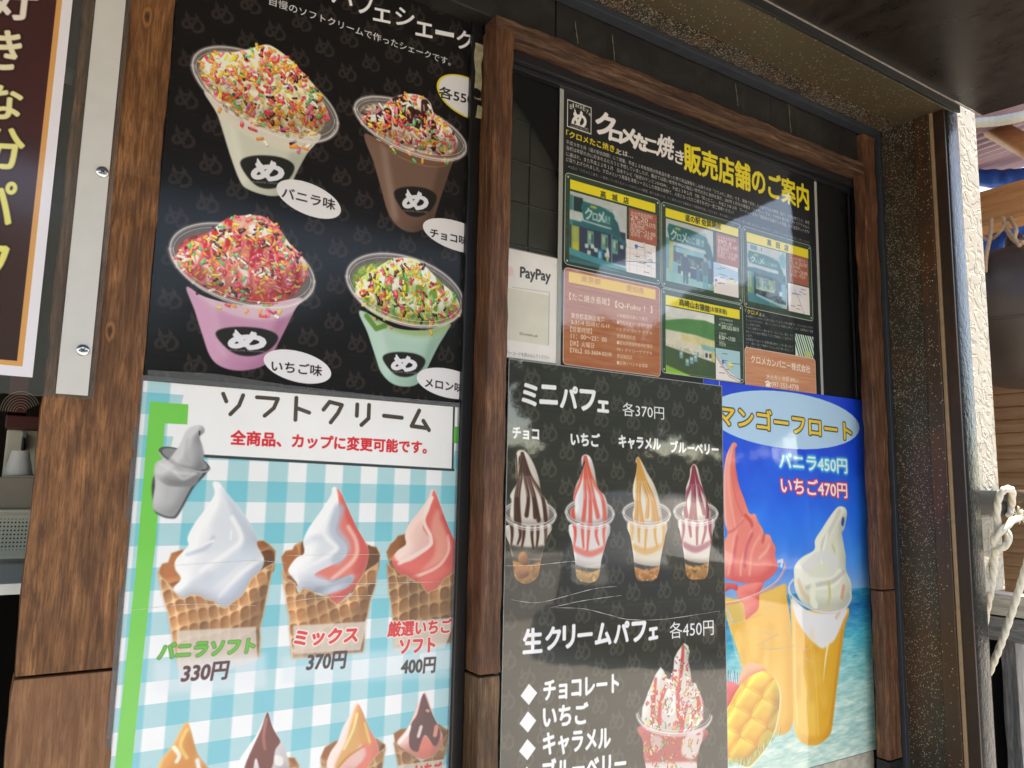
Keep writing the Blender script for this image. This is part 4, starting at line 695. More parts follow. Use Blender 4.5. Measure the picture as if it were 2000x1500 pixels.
def art_info():
    A = Art(.657, 1.266, 1.66, 2.1195, -.0022, 1500, (10, 11, 13))
    w_ = (240, 238, 232); Y = (244, 226, 46)
    A.rect((1108, 193), (1155, 263), (226, 222, 214)); A.rect((1109.6, 195.6), (1153.6, 260.4), (14, 13, 14))
    me_mark(A, (1131, 233), 27, 36, (240, 236, 230), bold=2.2)
    for ch, x, y, r_ in zip('BlackEye', (1113, 1118.5, 1123.5, 1128.5, 1134, 1139, 1145, 1150), (212, 210, 208.5, 210, 213, 216, 221.5, 226), range(8)): A.text(ch, (x, y), (x+(2.2 if ch == 'l' else 4.6), y+1.5), 9 if ch in 'BlkEy' else 6, w_, bold=.05)
    A.rect((1115, 239.6), (1149, 259), (226, 222, 214), .7); A.rect((1116, 241), (1148, 258), (14, 13, 14)); A.text('KUROME TAKOYAKI', (1117, 249.5), (1147, 256.5), 5.6, w_, bold=.0)
    for ch, x0, yb, x1, h in (('ク', 1162, 258, 1198, 44), ('ロ', 1190, 272, 1213, 20), ('メ', 1211, 277, 1239, 32), ('た', 1237, 288, 1262, 30), ('こ', 1256, 292, 1282, 24), ('焼', 1282, 303, 1314, 44), ('き', 1318, 317, 1335, 26)):
        A.text(ch, (x0, yb), (x1, yb+(x1-x0)*.3), h, (244, 238, 236), bold=2.1 if ch in 'クロメた' else 1.2 if ch != 'き' else .8, shear=.12)
    A.text('販売店舗のご案内', (1337, 332), (1580, 411), 54, Y, bold=1.5)
    A.text('「クロメたこ焼き」', (1106, 267), (1206, 300), 14, Y, bold=.5); A.text('とは…', (1207, 301), (1236, 309), 10, w_, bold=.4)
    for s, y0, x1, y1 in (('平成９年９月（道の駅佐賀関）にて開業。平成１３年佐賀関の特産品を使った物で商品開発をし出来たのが「クロメたこ焼き」です。開発で苦労したのはクロメの特性（粘り）を残す事でした。発売', 281, 1581, 439),
                          ('当初は年配の方に好まれるだろうと予想していましたが、最近では若い女性を中心に幅広い世代の方に支持を頂き、2007年１月号の情報誌「ジャラン」では、九州92の道の駅でテイクアウトNo１', 292, 1581, 448),
                          ('に選ばれ、また平成２２年１月　日本テレビ「秘密のケンミンSHOW」、平成２３年１月　TBS「知っとこ」、平成２３年３月　フーディーズTV「徳島名の日曜グルメ天国」など全国ネットのTV', 304, 1581, 457),
                          ('に取り上げられました。クロメという海藻を洋風ソースにした奇抜な発想で、人気となったたこ焼きをぜひ一度ご賞味ください！', 315, 1433, 419)):
        A.text(s, (1106, y0), (x1, y1), 8.6, w_, bold=.12)
    A.text('※当店の「クロメたこ焼き」に使用しているクロメソースはクロメの鮮度、粘りを保つため、たこ焼きにかける直前まで冷蔵保存を致しております。多々は微にソースが冷たく感じる事があるかもしれませんが、ご了承くださいますよう何卒宜しく申し上げます。', (1110, 328), (1582, 477), 6.4, (206, 206, 206))
    G = (44, 66, 44)
    for k, (ca, cb, ya, yb, pa, pb, ra, rb, ma, mb, s, sp0, sp1, sh) in enumerate((
        ((1105, 337), (1289.5, 555), (1113.7, 350), (1280, 415.5), (1113.4, 372.5), (1224, 529), (1228.8, 405.5), (1283, 481), (1223.6, 466.4), (1281, 543.3), '高　城　店', (1173, 385), (1228, 399), 13),
        ((1292.6, 394), (1450, 593), (1300, 405.6), (1442.4, 463), (1300.5, 426), (1394.4, 568.8), (1398.7, 453.6), (1444, 523), (1393.6, 511), (1442.9, 582), '道の駅 佐賀関店', (1338.5, 431), (1408, 449), 13),
        ((1451, 441.6), (1588, 627), (1458, 452.8), (1579, 505), (1459, 473), (1537.6, 604), (1541, 494.4), (1580, 560), (1539, 552), (1582, 616), '高　田　店', (1499, 479), (1540, 491), 12))):
        card(A, ca, cb, G); A.rect(ya, yb, Y); shopfront(A, pa, pb, k); A.photo(pa, pb, .45, .03, (.84, .90, .91), 60+k); A.rect(ra, rb, (172, 98, 78)); branch_map(A, ma, mb, k); A.text(s, sp0, sp1, sh, (40, 44, 20), bold=.35)
        tx = (['大分市高城西町', '29-20', 'TEL 097-574-5775', '営業時間／', '10:30～21:00', '定休日／不定休'], ['大分市大字大平', '989-6', 'TEL 097-576-1867', '営業時間／', '9:30～17:30', '定休日／不定休'], ['大分市下郡マミー', 'TEL 097-520-5767', '営業時間／', '11:00～20:00', '定休日／不定休'])[k]
        n = len(tx); H = rb[1]-ra[1]
        for i, s in enumerate(tx):
            wd = (rb[0]-ra[0]-6)*min(1, .2+.1*len(s)); y = ra[1]+4+(i+1)*(H-26)/n; A.text(s, (ra[0]+3, y+1), (ra[0]+3+wd, y+1+wd*.24), 8 if k == 0 else 7, (236, 220, 212), bold=.1)
    card(A, (1292.5, 563), (1453, 748), G); A.rect((1300, 575.6), (1444.8, 623.6), Y); shopfront(A, (1300, 597), (1396.8, 738), 3); A.photo((1300, 597), (1396.8, 738), .45, .03, (.92, .92, .9), 66); branch_map(A, (1397.6, 679), (1446.4, 747), 3)
    A.text('高崎山お猿館', (1327, 596), (1386, 610), 13, (40, 44, 20), bold=.4); A.text('(お猿茶屋)', (1387, 609), (1420, 616), 11, (40, 44, 20), bold=.2)
    for s, x1, y, h, b_ in (('大分市神崎3078', 1431, 625, 5, 0), ('-22高崎山お猿館', 1431, 632, 5, 0), ('℡.097-532-5810', 1443, 641, 8, .3), ('営業時間／', 1422, 653, 5, 0), ('8:30～17:00', 1436, 662, 8, .3), ('定休日／', 1419, 669, 5, 0), ('不定休', 1418, 675, 7, .2)):
        A.text(s, (1404.6, y), (x1, y+(x1-1404)*.17), h, (222, 228, 214), bold=b_)
    card(A, (1102.5, 522.5), (1289.5, 735), (176, 106, 66), (226, 206, 200), False); A.rect((1111, 530), (1280.5, 585), (240, 196, 60))
    A.text('東京都', (1135, 549), (1173, 557), 12, (196, 132, 70), bold=.3); A.text('愛知県', (1224, 568), (1258, 575), 12, (196, 132, 70), bold=.3)
    c_ = (240, 222, 206)
    for s, p0, p1, h in (('【たこ焼き長尾】', (1112, 585), (1190, 597), 14), ('【Q-Fuku ！】', (1202, 601), (1274, 612), 14), ('東京都葛飾区青戸', (1115, 621), (1181, 630), 11), ('3-31-4 田嶋ビル1F', (1115, 633), (1191, 642), 10), ('【営業時間】', (1114, 648), (1156, 652), 11),
                        ('11：00～23：00', (1115, 660), (1185, 668), 9), ('【休】火曜日', (1114, 675), (1160, 680), 11), ('【TEL】03-3604-0210', (1114, 688), (1194, 697), 10)): A.text(s, p0, p1, h, c_, bold=.12)
    for i, s in enumerate(('＊移動販売車にて販売', '■愛知県安城市東栄町野荒', '1-2 デイリーヤマザキ', '安城東栄町店', '■愛知県豊田市新林町陣田', '99-1 デイリーヤマザキ', '豊田陣田店', '■近隣イベント会場等')):
        x1 = 1205+min(69, 6*len(s)); y = 620+i*13.1; A.text(s, (1205, y), (x1, y+(x1-1205)*.12), 8, (234, 206, 186), bold=.05)
    A.text('「クロメ」', (1456, 612), (1485, 617), 9, Y, bold=.3); A.text('とは…', (1485, 617), (1498, 620), 6, w_, bold=.2)
    for i, (s, x1) in enumerate((('本州南部から九州までの沿岸に自生しているコンブ科の褐藻です。カジメに似ていますが', 1588), ('カジメよりやや大きく、長さ１～２メートルで各地に分布しています。佐賀関周辺で漁獲', 1588), ('にしめあります。', 1486), ('アルギン酸等のアミノ酸やヨード、カルシウム、鉄分、その', 1549), ('他のミネラル成分が豊富なアルカリ性食品として注目されて', 1549), ('います。', 1470), ('佐賀関地区ではおくから家庭料理の食材として食べ親しまれて', 1549), ('いて、細かく刻んで味噌やうどんに入れて食べるなどして', 1549), ('親しまれています。', 1488))):
        y = 620+i*7.4; A.text(s, (1457, y), (x1, y+(x1-1457)*.175), 5.6, (214, 218, 208))
    A.rect((1552.8, 651), (1589.8, 700), (226, 236, 228)); o = A.clip; t = A.tex([(1552.8, 651), (1589.8, 700)]); A.clip = np.zeros((A.h, A.w)); A.clip[int(t[0][1]):int(t[1][1]), int(t[0][0]):int(t[1][0])] = 1
    for i in range(9): A.line([(1548+i*4.2, 648), (1564+i*4.5, 704)], 2.6, [(30, 90, 50), (70, 150, 90), (20, 70, 44)][i % 3]); 
    A.fill(ell((1578, 692), (8, 2), (-1, 6)), (190, 206, 120), .8, soft=1); A.clip = o
    card(A, (1455, 678), (1594.4, 775), (206, 142, 106), (238, 224, 210), False)
    A.text('クロメカンパニー株式会社', (1467, 708), (1583, 729), 15, (250, 240, 226), bold=.2); A.text('大分市小池原 895-1', (1497, 740), (1559, 748), 10, (250, 236, 220), bold=.05); A.text('097-553-4778', (1507, 755), (1560, 762), 10, (250, 236, 220), bold=.1)
    A.fill(cr([(1496, 754), (1497, 749), (1501, 747.5), (1504, 750), (1504.5, 755.5)]), (250, 240, 226)); A.line([(1495.5, 746.5), (1500, 744.6), (1505, 748.5)], 2.4, (250, 240, 226), smooth=True)
    return A

def art_pay():
    A = Art(.552, .6505, 1.683, 1.84, -.0012, 1500, (238, 234, 230))
    A.text('PayPay', (1016, 548), (1075, 556), 27, (66, 66, 70), bold=.7)
    A.fill(ell((996, 530), (8, 1), (0, 9)), (240, 206, 200), .8, soft=1)
    A.rect((985, 561), (1073, 676), (222, 218, 204)); A.line([(1073, 571), (1071, 674)], 1.5, (180, 176, 168)); A.line([(1000, 561), (1073, 571)], 1.2, (190, 186, 178))
    A.text('ID:Kurometoko_saiki', (1015, 655), (1050, 660), 6, (80, 80, 80))
    A.text('こちらのバーコードを読み込んでください', (966, 690), (1073, 703), 8, (110, 108, 106))
    n = fbm(A.h, A.w, 30, 3); A.img *= (1-.05*n)[..., None]
    return A

def art_brown():
    ys = YS-.0012; A = Art(-.16, W(102, 375, ys)[0], W(61, 737, ys)[2], 2.12, ys, 1400, (62, 24, 20))
    z = np.linspace(0, 1, A.h)[:, None]; k = np.clip((z-.55)/.45, 0, 1)
    A.img = C((66, 25, 22))*(1-k[..., None])+C((52, 34, 26))*k[..., None]+np.zeros((A.h, A.w, 3)); A.img *= (.93+.14*fbm(A.h, A.w, 40, 9))[..., None]
    A.img += (RNG.rand(A.h, A.w)-.5)[..., None]*.02
    xo = A.tex([(126, 0)])[0][0]
    def col(x0_, x1_, c): A.img[:, max(0, int(x0_)):int(x1_)] = C(c)
    e = A.w; wm = (.0092)*A.res; og = .0047*A.res; b0 = A.h-int(.0105*A.res); A.img[:, int(e-wm-og):int(e-wm)] = C((226, 166, 98)); A.img[b0-int(og*1.2):b0, :int(e-wm)] = C((226, 166, 98)); A.img[:, int(e-wm):] = C((240, 236, 246)); A.img[b0:, :] = C((240, 236, 246))
    for i, (ch, cx, yb, w_, h) in enumerate((('好', 30, 36, 92, 92), ('き', 12, 134, 62, 78), ('な', 10, 230, 72, 66), ('分', 7, 328, 84, 82), ('パ', -8, 436, 78, 86), ('フ', -20, 556, 72, 80), ('ェ', -28, 640, 62, 40), ('円', -40, 664, 66, 74))):
        t = min(1, i/3.5); c = np.array((246, 236, 226))*(1-t)+np.array((240, 234, 130))*t
        if ch == 'ェ': continue
        cx -= 7; A.text(ch, (cx-w_/2, yb), (cx+w_/2, yb+w_*.03), h, c, bold=2.6, out=np.array((40, 12, 8)), outw=4.2)
    return A
# ------------------------------------------------------------------ materials
def new_mat(name):
    m = bpy.data.materials.new(name); m.use_nodes = True; nt = m.node_tree; return m, nt, nt.nodes['Principled BSDF']
def N(nt, t, **k):
    n = nt.nodes.new(t)
    for a, v in k.items():
        if a.startswith('i_'): n.inputs[a[2:].replace('_', ' ')].default_value = v
        else: setattr(n, a, v)
    return n
def lk(nt, a, b): nt.links.new(a, b)
def ramp(nt, fac, stops):
    r = nt.nodes.new('ShaderNodeValToRGB'); e = r.color_ramp.elements
    while len(e) < len(stops): e.new(.5)
    for el, (p, c) in zip(e, stops): el.position = p; el.color = (*c, 1) if len(c) == 3 else c
    lk(nt, fac, r.inputs[0]); return r.outputs[0]
def coords(nt, scale=(1, 1, 1), rnd=True):
    tc = nt.nodes.new('ShaderNodeTexCoord'); mp = N(nt, 'ShaderNodeMapping'); mp.inputs['Scale'].default_value = scale; lk(nt, tc.outputs['Object'], mp.inputs[0])
    if rnd:
        oi = nt.nodes.new('ShaderNodeObjectInfo'); mm = N(nt, 'ShaderNodeVectorMath', operation='SCALE'); mm.inputs[0].default_value = (17, 13, 9); lk(nt, oi.outputs['Random'], mm.inputs['Scale'])
        lk(nt, mm.outputs[0], mp.inputs['Location'])
    return mp.outputs[0]
def noise(nt, v, sc, det=4, rough=.55, dist=0): n = N(nt, 'ShaderNodeTexNoise'); n.inputs['Scale'].default_value = sc; n.inputs['Detail'].default_value = det; n.inputs['Roughness'].default_value = rough; n.inputs['Distortion'].default_value = dist; lk(nt, v, n.inputs['Vector']); return n.outputs['Fac']
def bump(nt, h, p, st=.3, dist=.002, prev=None):
    b = N(nt, 'ShaderNodeBump'); b.inputs['Strength'].default_value = st; b.inputs['Distance'].default_value = dist; lk(nt, h, b.inputs['Height'])
    if prev is not None: lk(nt, prev, b.inputs['Normal'])
    lk(nt, b.outputs[0], p.inputs['Normal']); return b.outputs[0]
def mixc(nt, f, a, b, mode='MIX'):
    m = N(nt, 'ShaderNodeMix', data_type='RGBA', blend_type=mode)
    if hasattr(f, 'links'): lk(nt, f, m.inputs[0])
    else: m.inputs[0].default_value = f
    for s, q in ((a, 6), (b, 7)):
        if hasattr(s, 'links'): lk(nt, s, m.inputs[q])
        else: m.inputs[q].default_value = (*s, 1)
    return m.outputs[2]
def plain(name, col, rough=.5, metal=0, spec=.5, var=.12, sc=30, bmp=0, coat=0):
    m, nt, p = new_mat(name); v = coords(nt); n = noise(nt, v, sc, 5)
    lk(nt, mixc(nt, n, [c*(1-var) for c in col], [min(1, c*(1+var)) for c in col]), p.inputs['Base Color'])
    p.inputs['Roughness'].default_value = rough; p.inputs['Metallic'].default_value = metal; p.inputs['Specular IOR Level'].default_value = spec; p.inputs['Coat Weight'].default_value = coat
    if bmp: bump(nt, noise(nt, v, sc*3, 6), p, .4, bmp)
    return m
def wood(name, dark, mid, light, axis='z', burn=.5, sc=1., rough=.55, fine=1., knots=()):
    m, nt, p = new_mat(name); k = {'z': (1, 1, .07), 'x': (.07, 1, 1), 'y': (1, .07, 1)}[axis]; v = coords(nt, k)
    g = noise(nt, v, 150*sc, 6, .6, .6); g2 = noise(nt, v, 520*sc, 3, .7); big = noise(nt, coords(nt, tuple(.3 if q < 1 else 1 for q in k)), 22*sc, 3, .6, 2.)
    c = ramp(nt, g, [(.30, dark), (.5, mid), (.72, light)])
    c = mixc(nt, ramp(nt, g2, [(.38, (.75*fine, .75*fine, .75*fine)), (.55, (0, 0, 0))]), c, dark)
    c = mixc(nt, ramp(nt, big, [(.38, (burn,)*3), (.58, (0, 0, 0))]), c, tuple(q*.45 for q in dark))
    for kx, kz, kr in knots:
        tc = nt.nodes.new('ShaderNodeTexCoord'); sb = N(nt, 'ShaderNodeVectorMath', operation='SUBTRACT'); lk(nt, tc.outputs['Object'], sb.inputs[0]); sb.inputs[1].default_value = (kx, 0, kz); ml = N(nt, 'ShaderNodeVectorMath', operation='MULTIPLY'); lk(nt, sb.outputs[0], ml.inputs[0]); ml.inputs[1].default_value = (1/kr, 0, .38/kr)
        ln = N(nt, 'ShaderNodeVectorMath', operation='LENGTH'); lk(nt, ml.outputs[0], ln.inputs[0]); ad = N(nt, 'ShaderNodeMath', operation='MULTIPLY_ADD'); lk(nt, g2, ad.inputs[0]); ad.inputs[1].default_value = .5; lk(nt, ln.outputs['Value'], ad.inputs[2])
        c = mixc(nt, ramp(nt, ad.outputs[0], [(.35, (.95,)*3), (.6, (.2,)*3), (.8, (.7,)*3), (.98, (0, 0, 0))]), c, tuple(q*.5 for q in dark)); c = mixc(nt, ramp(nt, ad.outputs[0], [(.5, (0, 0, 0)), (.66, (.6,)*3), (.9, (0, 0, 0))]), c, light)
    lk(nt, c, p.inputs['Base Color']); p.inputs['Roughness'].default_value = rough; p.inputs['Specular IOR Level'].default_value = .35
    b = bump(nt, g2, p, .5, .0009); bump(nt, g, p, .6, .002, b); return m
def steel(name, base, rust, fleck, cover=.5, rough=.38, rustamt=.45, fs=900.):
    m, nt, p = new_mat(name); v = coords(nt, rnd=False); vo = N(nt, 'ShaderNodeTexVoronoi', feature='F1'); vo.inputs['Scale'].default_value = fs*.55; lk(nt, v, vo.inputs['Vector'])
    sep = N(nt, 'ShaderNodeSeparateColor'); lk(nt, vo.outputs['Color'], sep.inputs[0]); zone = noise(nt, v, 9, 3)
    a = N(nt, 'ShaderNodeMath', operation='LESS_THAN'); lk(nt, vo.outputs['Distance'], a.inputs[0]); q = N(nt, 'ShaderNodeMath', operation='MULTIPLY'); lk(nt, sep.outputs[1], q.inputs[0]); q.inputs[1].default_value = .62; lk(nt, q.outputs[0], a.inputs[1])
    th = N(nt, 'ShaderNodeMath', operation='MULTIPLY'); lk(nt, zone, th.inputs[0]); th.inputs[1].default_value = cover*2; zs_ = N(nt, 'ShaderNodeSeparateXYZ'); lk(nt, v, zs_.inputs[0]); zr = N(nt, 'ShaderNodeMapRange'); lk(nt, zs_.outputs[2], zr.inputs[0]); zr.inputs[1].default_value = .9; zr.inputs[2].default_value = 1.85; zr.inputs[3].default_value = .12; zr.inputs[4].default_value = 1.15; t2_ = N(nt, 'ShaderNodeMath', operation='MULTIPLY'); lk(nt, th.outputs[0], t2_.inputs[0]); lk(nt, zr.outputs[0], t2_.inputs[1]); th = t2_; b = N(nt, 'ShaderNodeMath', operation='LESS_THAN'); lk(nt, sep.outputs[0], b.inputs[0]); lk(nt, th.outputs[0], b.inputs[1])
    fl = N(nt, 'ShaderNodeMath', operation='MULTIPLY'); lk(nt, a.outputs[0], fl.inputs[0]); lk(nt, b.outputs[0], fl.inputs[1])
    rn = noise(nt, coords(nt, (1, 1, .45), False), 13, 4, .5, .6); c = mixc(nt, ramp(nt, rn, [(.5-.02, (0, 0, 0)), (.62, (rustamt,)*3)]), base, rust); c = mixc(nt, noise(nt, v, 5, 5), c, tuple(x*.6 for x in base), 'MIX') if False else c
    c = mixc(nt, fl.outputs[0], c, fleck); lk(nt, c, p.inputs['Base Color']); p.inputs['Roughness'].default_value = rough; p.inputs['Specular IOR Level'].default_value = .5
    bump(nt, noise(nt, v, 90, 6), p, .35, .0012); return m
def printed(name, A, gloss=.1, wave=.35, coat=1., ior=1.5):
    """laminated print: the artwork painted above, under a glossy, slightly wavy film"""
    im = bpy.data.images.new(name, A.w, A.h); px = np.ones((A.h, A.w, 4), np.float32); px[..., :3] = np.clip(A.img[::-1], 0, 1); im.pixels.foreach_set(px.ravel()); im.update(); im.pack()
    m, nt, p = new_mat(name); t = N(nt, 'ShaderNodeTexImage', image=im, extension='EXTEND'); uv = nt.nodes.new('ShaderNodeUVMap'); lk(nt, uv.outputs[0], t.inputs[0])
    c = mixc(nt, 1., t.outputs[0], (.84, .84, .84), 'MULTIPLY'); lk(nt, c, p.inputs['Base Color']); p.inputs['Roughness'].default_value = .5; p.inputs['Specular IOR Level'].default_value = .3
    p.inputs['Specular IOR Level'].default_value = .3*coat; p.inputs['Coat Weight'].default_value = coat; p.inputs['Coat Roughness'].default_value = gloss; p.inputs['Coat IOR'].default_value = ior
    v = coords(nt); b = N(nt, 'ShaderNodeBump'); b.inputs['Strength'].default_value = wave; b.inputs['Distance'].default_value = .004; lk(nt, noise(nt, v, 7, 2, .4), b.inputs['Height'])
    b2 = N(nt, 'ShaderNodeBump'); b2.inputs['Strength'].default_value = wave*.2; b2.inputs['Distance'].default_value = .0003; lk(nt, noise(nt, v, 160, 3), b2.inputs['Height']); lk(nt, b.outputs[0], b2.inputs['Normal']); lk(nt, b2.outputs[0], p.inputs['Coat Normal'])
    return m
def clear(name, alpha=.2, col=(.8, .82, .82), rough=.06, wave=.3):
    m, nt, p = new_mat(name); tr = N(nt, 'ShaderNodeBsdfTransparent'); mx = N(nt, 'ShaderNodeMixShader'); out = [n for n in nt.nodes if n.type == 'OUTPUT_MATERIAL'][0]
    fr = N(nt, 'ShaderNodeFresnel'); fr.inputs[0].default_value = 1.5; ad = N(nt, 'ShaderNodeMath', operation='ADD', use_clamp=True); lk(nt, fr.outputs[0], ad.inputs[0]); ad.inputs[1].default_value = alpha
    p.inputs['Base Color'].default_value = (*col, 1); p.inputs['Roughness'].default_value = rough
    v = coords(nt); bump(nt, noise(nt, v, 14, 3), p, wave, .003)
    lk(nt, ad.outputs[0], mx.inputs[0]); lk(nt, tr.outputs[0], mx.inputs[1]); lk(nt, p.outputs[0], mx.inputs[2]); lk(nt, mx.outputs[0], out.inputs[0]); return m
M = {}
M['plank'] = wood('stained_plank', (.15, .064, .028), (.235, .108, .050), (.33, .165, .080), burn=.2)
M['plank_burnt'] = wood('charred_plank', (.09, .034, .012), (.22, .095, .036), (.38, .17, .065), burn=.5, knots=((W(214, 648)[0], W(214, 648)[2], .008), (W(286, 38)[0], W(286, 38)[2], .009)))
M['batten'] = wood('red_brown_batten', (.045, .018, .009), (.125, .052, .025), (.235, .11, .055), burn=.35)
M['batten_pale'] = wood('worn_batten', (.05, .025, .012), (.14, .075, .038), (.25, .15, .08), burn=.4)
M['rail'] = wood('worn_rail', (.03, .014, .009), (.095, .048, .029), (.20, .115, .07), axis='x', burn=.45)
M['black'] = plain('black_trim', (.008, .008, .009), .32, bmp=.0003)
M['alu'] = plain('black_window_profile', (.012, .013, .015), .25)
M['bluegrey'] = plain('blue_black_flashing', (.022, .027, .035), .4, var=.4, sc=60, bmp=.0006)
def fascia_mat():
    m, nt, p = new_mat('grimy_black_fascia'); v = coords(nt); n = noise(nt, v, 14, 7, .7, .8); n2 = noise(nt, coords(nt, (1, 1, .2)), 60, 6, .7)
    c = ramp(nt, n, [(.35, (.005, .004, .004)), (.55, (.014, .012, .010)), (.78, (.04, .034, .027))]); c = mixc(nt, ramp(nt, n2, [(.62, (0, 0, 0)), (.8, (.35, .35, .35))]), c, (.10, .085, .06)); lk(nt, c, p.inputs['Base Color'])
    p.inputs['Roughness'].default_value = .5; bump(nt, n2, p, .5, .0015); return m
M['fascia'] = fascia_mat()
M['steel'] = steel('speckled_painted_steel', (.022, .017, .010), (.055, .022, .008), (.27, .245, .19), cover=.6, rustamt=.6)
M['olive'] = steel('olive_painted_steel', (.052, .042, .023), (.09, .038, .013), (.3, .28, .2), cover=.06, rustamt=.12)
M['rust'] = steel('rusty_lip', (.036, .018, .009), (.075, .030, .011), (.4, .32, .22), cover=.08, rustamt=.8)
M['rustdark'] = steel('dark_rusty_steel', (.018, .008, .004), (.06, .022, .008), (.1, .05, .03), cover=.05, rustamt=.6, rough=.5)
M['edge'] = plain('worn_steel_edge', (.28, .19, .11), .5, var=.35, sc=80)
M['edgepale'] = plain('bare_steel_edge', (.32, .29, .26), .45, .3, var=.4, sc=150)
def soffit_mat():
    m, nt, p = new_mat('black_lacquered_soffit'); v = coords(nt); n = noise(nt, coords(nt, (1, .4, 1)), 26, 8, .75); n2 = noise(nt, v, 260, 4)
    c = ramp(nt, n, [(.3, (.005, .004, .004)), (.6, (.012, .008, .006)), (.8, (.034, .022, .013))]); c = mixc(nt, ramp(nt, n2, [(.68, (0, 0, 0)), (.74, (.7, .7, .7))]), c, (.16, .13, .10)); lk(nt, c, p.inputs['Base Color'])
    lk(nt, ramp(nt, n, [(.3, (.22,)*3), (.7, (.42,)*3)]), p.inputs['Roughness']); bump(nt, n, p, .25, .002); return m
M['soffit'] = soffit_mat()
def tube_mat():
    m, nt, p = new_mat('black_gloss_paint_post'); v = coords(nt); p.inputs['Base Color'].default_value = (.012, .013, .013, 1); p.inputs['Roughness'].default_value = .16; p.inputs['Coat Weight'].default_value = .0; p.inputs['Specular IOR Level'].default_value = .35
    b = bump(nt, noise(nt, coords(nt, (1, 1, .6)), 150, 4, .6), p, .8, .002); lk(nt, b, p.inputs['Coat Normal']); return m
M['tube'] = tube_mat()
def stucco_mat():
    m, nt, p = new_mat('cream_textured_render'); v = coords(nt); n = noise(nt, v, 34, 3, .5, 1.6); r_ = ramp(nt, n, [(.44, (0, 0, 0)), (.54, (1, 1, 1))])
    lk(nt, mixc(nt, noise(nt, v, 9, 4), (.40, .37, .31), (.50, .465, .40)), p.inputs['Base Color']); p.inputs['Roughness'].default_value = .7; bump(nt, r_, p, .9, .0035); return m
M['stucco'] = stucco_mat()
M['strip'] = plain('brushed_cover_strip', (.56, .55, .53), .42, .05, var=.07, sc=40, bmp=.0002)
M['screw'] = plain('zinc_screw', (.6, .6, .62), .18, 1.)
M['screwslot'] = plain('screw_recess', (.04, .04, .045), .5)
M['acrylic'] = clear('clear_sheet', .05, (.40, .42, .39), .05, .25)
M['film'] = clear('laminate_edge', .22, (.30, .31, .32), .12, .5)
M['filmpale'] = clear('laminate_rim', .42, (.55, .56, .52), .2, .6)
M['crease_glint'] = clear('film_crease_glint', .62, (.95, .92, .86), .15, .2)  # near-white tint puts the highlight along each film fold into its colour
M['glass'] = clear('window_glass', .02, (.03, .03, .03), .01, .02)
M['tile'] = plain('grey_green_tile', (.115, .118, .095), .35, var=.3, sc=14)
M['grout'] = plain('tile_grout', (.24, .24, .21), .8)
M['oldglue'] = plain('yellowed_tape_residue', (.30, .28, .17), .8, var=.7, sc=120, bmp=.0008)
M['peel'] = plain('peeled_pale_paper', (.38, .36, .29), .8, var=.6, sc=70, bmp=.0015)
M['beige'] = plain('beige_plastic', (.80, .73, .56), .4)
M['white'] = plain('white_plastic', (.82, .80, .76), .4)
M['dimgrey'] = plain('grey_brown_card', (.38, .32, .25), .6)
M['darkred'] = plain('dark_red_box', (.10, .015, .012), .45)
M['interior'] = plain('dark_interior', (.05, .035, .025), .6)
M['siding'] = wood('tan_siding', (.24, .13, .065), (.34, .20, .105), (.40, .25, .135), axis='y', burn=.1, sc=.3, fine=.3)
M['timber'] = wood('new_orange_timber', (.40, .19, .08), (.52, .27, .12), (.60, .34, .17), axis='y', burn=0, sc=.35, fine=.2)
M['weathered'] = wood('weathered_grey_board', (.10, .10, .10), (.22, .22, .22), (.36, .35, .33), axis='y', burn=.2, sc=.6)
M['weatheredz'] = wood('weathered_grey_post', (.07, .07, .075), (.16, .16, .165), (.27, .27, .27), burn=.2, sc=.6)
M['pale'] = wood('pale_weathered_rail', (.30, .28, .24), (.46, .44, .39), (.58, .55, .5), axis='y', burn=.1, sc=.6)
M['purple'] = plain('faded_purple_sheet', (.24, .15, .19), .45, var=.15)
M['purplelight'] = plain('translucent_sheet', (.62, .52, .58), .4)
M['tarp'] = plain('blue_tarpaulin', (.006, .085, .42), .4, var=.3, sc=8, bmp=.004)
M['float'] = plain('dark_bronze_float', (.042, .031, .025), .42, spec=.4, var=.5, sc=7, bmp=.0008)
M['rope'] = plain('white_cotton_rope', (.62, .59, .50), .85, var=.15, sc=200)
M['ropetan'] = plain('tan_hemp_rope', (.42, .27, .15), .85, var=.2, sc=200)
M['hose'] = plain('beige_ribbed_hose', (.52, .50, .44), .5)
M['bracket'] = plain('black_bracket', (.010, .011, .012), .4, var=.3)
M['pipe'] = steel('rusty_pipe', (.07, .045, .03), (.16, .07, .03), (.4, .3, .2), cover=.1, rustamt=.8, rough=.55)
M['filler'] = plain('old_filler', (.13, .11, .08), .8, var=.5, sc=200)
M['ground'] = plain('sunlit_concrete', (.34, .32, .29), .8, var=.15, sc=3, bmp=.002)
M['asphalt'] = plain('asphalt', (.15, .145, .14), .85, var=.2, sc=20)
M['paint'] = plain('road_paint', (.7, .7, .68), .7)
M['carpaint'] = plain('silver_blue_car_paint', (.05, .07, .10), .45, 0)
M['carglass'] = plain('car_glass', (.03, .035, .04), .45)
M['tyre'] = plain('tyre', (.02, .02, .02), .8)
M['leaf'] = plain('leaf', (.045, .075, .018), .6, var=.5, sc=2)
M['bark'] = plain('bark', (.07, .05, .035), .9)
M['housewall'] = plain('house_wall', (.42, .40, .36), .8)
M['roof'] = plain('grey_roof', (.08, .08, .085), .6)
